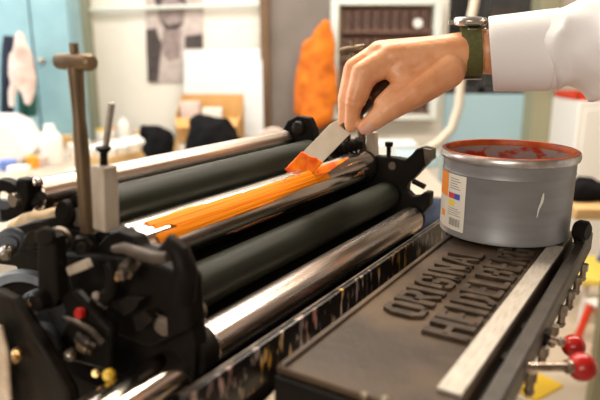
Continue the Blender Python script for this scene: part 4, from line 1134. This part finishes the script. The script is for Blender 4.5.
# ================================================================== THE PERSON
PX = Vector((0.88, 0.58, 0.0))
pn = root('person', PX, 0, 'person in a white shirt reaching over the rollers with an ink knife', 'person')
D0 = 0.765
def hp_(x, y, D=0.0): return dep(x, y, D0 + D)
wr = hp_(486, 52); fa = hp_(556, 50, -.026); elb = Vector((0.60, 0.66, 1.44)); sho = Vector((0.84, 0.79, 1.50))
mcp = [hp_(391, 57, -.012), hp_(380, 54, .010), hp_(379, 58, .032), hp_(384, 66, .050)]
pip = [hp_(362, 73, -.016), hp_(354, 68, .008), hp_(352, 70, .032), hp_(356, 78, .052)]
dip = [hp_(354.5, 101, -.012), hp_(346, 100, .009), hp_(345, 100, .031), hp_(352, 104, .050)]
tip = [hp_(351, 126, -.002), hp_(344, 124, .013), hp_(346, 121, .031), hp_(356, 120, .046)]
fr = [(.0170, .0142, .0120, .0084), (.0165, .0130, .0108, .0082), (.0155, .0120, .0105, .0080), (.0140, .0105, .0092, .0070)]
caps = []
for k in range(4):
    r0, r1, r2, r3_ = fr[k]
    caps += [(mcp[k], pip[k], r0, r1), (pip[k], dip[k], r1 * .98, r2), (dip[k], tip[k], r2 * .98, r3_)]
w1_, w2_, w3_ = hp_(462, 52, -.006), hp_(462, 53, .010), hp_(464, 56, .024)
caps += [(hp_(367, 76, -.013), hp_(358.5, 99, -.011), .0125, .0112), (hp_(388, 66, -.012), hp_(368, 76, -.013), .0135, .0125)]
caps += [(hp_(408, 82, -.016), hp_(383, 104, -.018), .0145, .0118), (hp_(392, 68, -.010), hp_(404, 80, -.012), .0150, .0150), (hp_(379, 53.5, -.006), hp_(386, 53, -.002), .0150, .0165)]
caps += [(w1_, mcp[0], .0250, .0185), (w2_, mcp[1], .025, .0175), (w2_, mcp[2], .025, .0165), (w3_, mcp[3], .021, .0155),
         (hp_(440, 58, .0), hp_(410, 60, .0), .022, .020), (hp_(430, 62, .03), hp_(400, 66, .03), .020, .017)]
tcm, tm, ti, tt = hp_(446, 70, -.012), hp_(414, 93, -.022), hp_(387, 110, -.020), hp_(366, 127, -.012)
caps += [(tcm, tm, .0250, .0190), (tm, ti, .0185, .0155), (ti, tt, .0152, .0105), (hp_(452, 60, -.004), tm, .0245, .0175),
         (hp_(430, 68, -.008), hp_(406, 78, -.010), .0225, .0160), (hp_(424, 62, -.008), hp_(400, 66, -.010), .0225, .0185), (hp_(436, 60, .0), hp_(420, 80, -.010), .024, .020)]
caps += [(hp_(468, 52, .002), wr, .0270, .0280), (hp_(470, 52, .010), hp_(486, 52, .008), .026, .027), (wr, fa, .028, .033), (fa, elb, .034, .038), (elb, sho, .040, .046)]
# neck, head and core beneath the clothes
nb = PX + Vector((0.02, 0.0, 1.50)); hdc = PX + Vector((-0.05, 0.02, 1.70))
caps += [(sho, nb, .045, .05), (nb, PX + Vector((-.02, 0.01, 1.60)), .055, .052), (PX + Vector((-.02, .01, 1.6)), hdc, .05, .075), (hdc, hdc + Vector((.02, 0, .045)), .078, .084),
         (hdc + Vector((-.055, 0, -.055)), hdc + Vector((-.03, 0, .0)), .045, .06), (hdc + Vector((-.088, 0, .005)), hdc + Vector((-.106, 0, -.03)), .007, .013),
         (hdc + Vector((0.01, .082, -.02)), hdc + Vector((0.012, .086, .015)), .010, .014), (hdc + Vector((0.01, -.082, -.02)), hdc + Vector((0.012, -.086, .015)), .010, .014),
         (nb, PX + Vector((0.02, 0, 1.1)), .06, .07)]
lsh = PX + Vector((0.02, -.19, 1.47)); lel = PX + Vector((0.02, -.25, 1.17)); lwr = PX + Vector((-.12, -.22, 0.96))
caps += [(nb, lsh, .05, .045), (lsh, lel, .044, .036), (lel, lwr, .036, .026), (lwr, lwr + Vector((-.05, .01, -.06)), .026, .024)]
for k in range(4):
    b0_ = lwr + Vector((-.05, .01 - .03 + .02 * k, -.06)); b1_ = b0_ + Vector((-.03, 0, -.04)); caps += [(b0_, b1_, .0105, .0095), (b1_, b1_ + Vector((.005, 0, -.035)), .0095, .0075)]
caps += [(lwr + Vector((-.04, .03, -.03)), lwr + Vector((-.08, .05, -.06)), .013, .010)]
def skin_post(me):
    tn = (tt - ti).normalized()
    camdir = (EYE - tt).normalized()
    up = (camdir - tn * camdir.dot(tn)).normalized()
    up = (up + tn.cross(up) * -0.5).normalized()
    me.materials.append(M['nail']) if len(me.materials) < 2 else None
    side = tn.cross(up)
    for p in me.polygons:
        d = p.center - (tt + tn * .001)
        if d.dot(up) > .0055 and abs(d.dot(side)) < .0062 and -.009 < d.dot(tn) < .0085: p.material_index = 1
    # knuckle creases on the index finger and thumb
    nn = [v.normal.copy() for v in me.vertices]
    for v, vn in zip(me.vertices, nn):
        for j, ax_ in ((pip[0], dip[0] - pip[0]), (dip[0], tip[0] - dip[0]), (ti, tt - ti)):
            d = v.co - j
            if d.length < .019:
                s_ = d.dot(ax_.normalized())
                v.co += vn * (-.0007 * math.exp(-(s_ / .0013) ** 2) + .0004 * math.exp(-((s_ - .004) / .002) ** 2))
bd_ = capsule_skin('body', caps, 0.0021, ['skin', 'nail'], pn, smooth=5, post=skin_post)
# hair
hc = hdc + Vector((.035, 0, .04))
capsule_skin('hair', [(hc, hc + Vector((.02, 0, .02)), .088, .088), (hc + Vector((.03, 0, -.05)), hc + Vector((.03, 0, -.01)), .07, .08), (hc + Vector((-.07, 0, .055)), hc, .04, .07)], .006, ['hair'], pn, smooth=4)
# shirt (torso and sleeves), cuff, trousers, shoes
def wrinkle(me):
    nn = [v.normal.copy() for v in me.vertices]
    for v, vn in zip(me.vertices, nn):
        c = v.co
        n1 = noise.noise(Vector((c.x * 16 + c.z * 14, c.y * 9, c.z * 9 - c.x * 6)))
        n2 = noise.noise(c * 38 + Vector((3, 1, 2)))
        n3 = 1 - abs(noise.noise(Vector((c.x * 22 + c.z * 10, c.y * 10, c.z * 13 - c.x * 8)))) * 2
        v.co += vn * (0.007 * n1 + 0.003 * n2 + 0.011 * n3 * max(0, n3))
sl1 = hp_(567, 49, -.03); sl2 = hp_(606, 45, -.048)
capsule_skin('shirt', [(sl1, sl2, .0465, .0595), (sl2, elb, .061, .068), (elb, sho, .066, .080), (sho, nb, .085, .07), (PX + Vector((.02, .12, 1.40)), PX + Vector((.02, .08, .98)), .13, .12),
                       (PX + Vector((.02, -.10, 1.40)), PX + Vector((.02, -.06, .98)), .13, .12), (nb, lsh, .07, .075), (lsh, lel, .07, .055), (lel, lwr + Vector((.02, 0, .02)), .055, .042)], .006, ['shirt'], pn, smooth=6, post=wrinkle)
cf = MB(); rings = []; K = 48
cax = Vector((0.953, -0.302, 0.0)); cay = Vector((0.302, 0.953, 0.0))
for px_, py_, hr in ((490.5, 54, 35.8), (491.5, 54, 36.6), (497, 53.5, 37.0), (515, 52.5, 38.2), (535, 51.5, 39.4), (548, 50.8, 40.0), (553, 50.6, 39.8), (557, 50.5, 38.0), (562, 50.3, 39.2)):
    dz_ = -(px_ - 488) * .00042
    c = hp_(px_, py_, dz_); rr = hr / 600 * (D0 + dz_)
    ring_ = []
    for k in range(K):
        t = 2 * pi * k / K
        w_ = 1 + 0.012 * sin(3 * t + px_ * .05) + 0.008 * noise.noise(Vector((px_ * .09, cos(t) * 2, sin(t) * 2)))
        ring_.append(c + cax * (-0.0065 * sin(t) * max(0, (535 - px_) / 45)) + cay * (rr * .88 * w_ * cos(t)) + Vector((0, 0, rr * w_ * sin(t))) - PX)
    rings.append(ring_)
cf.loft(rings, True, False)
co = cf.build('cuff', 'shirt', pn, angle=80)
so = co.modifiers.new('solid', 'SOLIDIFY'); so.thickness = .0022; so.offset = -1
so = co.modifiers.new('sub', 'SUBSURF'); so.levels = so.render_levels = 1
st_ = MB()
for k in range(K):
    a, c = rings[6][k], rings[6][(k + 1) % K]; cc = sum(rings[6], Vector()) / K
    o_ = lambda p: cc + (p - cc) * 1.010
    st_.bar(o_(a), o_(a.lerp(c, .62)), .0007, .0007)
st_.build('seam', 'stitch', co)
capsule_skin('trousers', [(PX + Vector((.02, .09, .98)), PX + Vector((.02, .10, .52)), .115, .085), (PX + Vector((.02, .10, .52)), PX + Vector((.04, .10, .08)), .082, .065),
                          (PX + Vector((.02, -.09, .98)), PX + Vector((.02, -.10, .52)), .115, .085), (PX + Vector((.02, -.10, .52)), PX + Vector((.04, -.10, .08)), .082, .065),
                          (PX + Vector((.02, .07, .98)), PX + Vector((.02, -.07, .98)), .12, .12)], .01, ['trousers'], pn, smooth=5)
for s_ in (-1, 1):
    o = capsule_skin('shoe', [(PX + Vector((.06, s_ * .10, .045)), PX + Vector((-.14, s_ * .11, .038)), .046, .038)], .006, ['shoe'], pn, smooth=4)
    for v in o.data.vertices: v.co.z = max(v.co.z, 0.001)
# wristwatch
ww_ = root
wt = MB(); rings = []
wc0 = hp_(471, 52, .003)
axw = Vector((.975, -.22, 0.09)).normalized()
def wring(off, rad_z, rad_y, K=48):
    c = wc0 + axw * off - PX
    return [c + Vector((0.21 * rad_y * cos(2 * pi * k / K), rad_y * .977 * cos(2 * pi * k / K), 0)) + (Vector((-0.10, 0, 1))).normalized() * (rad_z * sin(2 * pi * k / K)) for k in range(K)]
RZ, RY = .0318, .0345
wt.loft([wring(-.0120, RZ - .0012, RY - .0012), wring(-.0120, RZ + .001, RY + .001), wring(.0120, RZ + .001, RY + .001), wring(.0120, RZ - .0012, RY - .0012), wring(-.0120, RZ - .0012, RY - .0012)], True, False)
wo = wt.build('wristwatch', 'strap', pn, angle=50); wo['label'] = 'wristwatch on an olive webbing strap'
top_c = wc0 - PX + Vector((-.005, -.005, RZ + .0015))
cs = MB().lathe(top_c, (0.0, -.10, 1), [(0, 0), (.0190, 0), (.0208, .002), (.0208, .0065), (.0185, .009), (0, .009)], 36)
cs.box(top_c + Vector((-.0232, 0, .003)), (.004, .003, .0025)); cs.box(top_c + Vector((.0, -.0195, .0015)), (.010, .004, .0018)); cs.box(top_c + Vector((0, .0195, .0015)), (.010, .004, .0018))
cs.build('watch_case', 'watch', wo)
MB().lathe(top_c + Vector((0, 0, .0091)), (0, -.10, 1), [(0, .001), (.014, .0006), (.0155, 0)], 36).build('watch_glass', 'glass', wo)
kl = MB(); bq = wc0 - PX + Vector((0, -(RY + .0012) * .55, (RZ + .0012) * .84)); kl.box(bq, (.0115, .0012, .0022), (Vector((1, 0, 0)), Vector((0, -.62, .78)), Vector((0, .78, .62))))
kl.build('keeper', 'watch', wo, bevel=.0004)
bk = MB(); bk.box(wc0 - PX + Vector((0.001, -.006, -(RZ + .0018))), (.0115, .006, .0009)); bk.build('buckle', 'watch', wo, bevel=.0004)
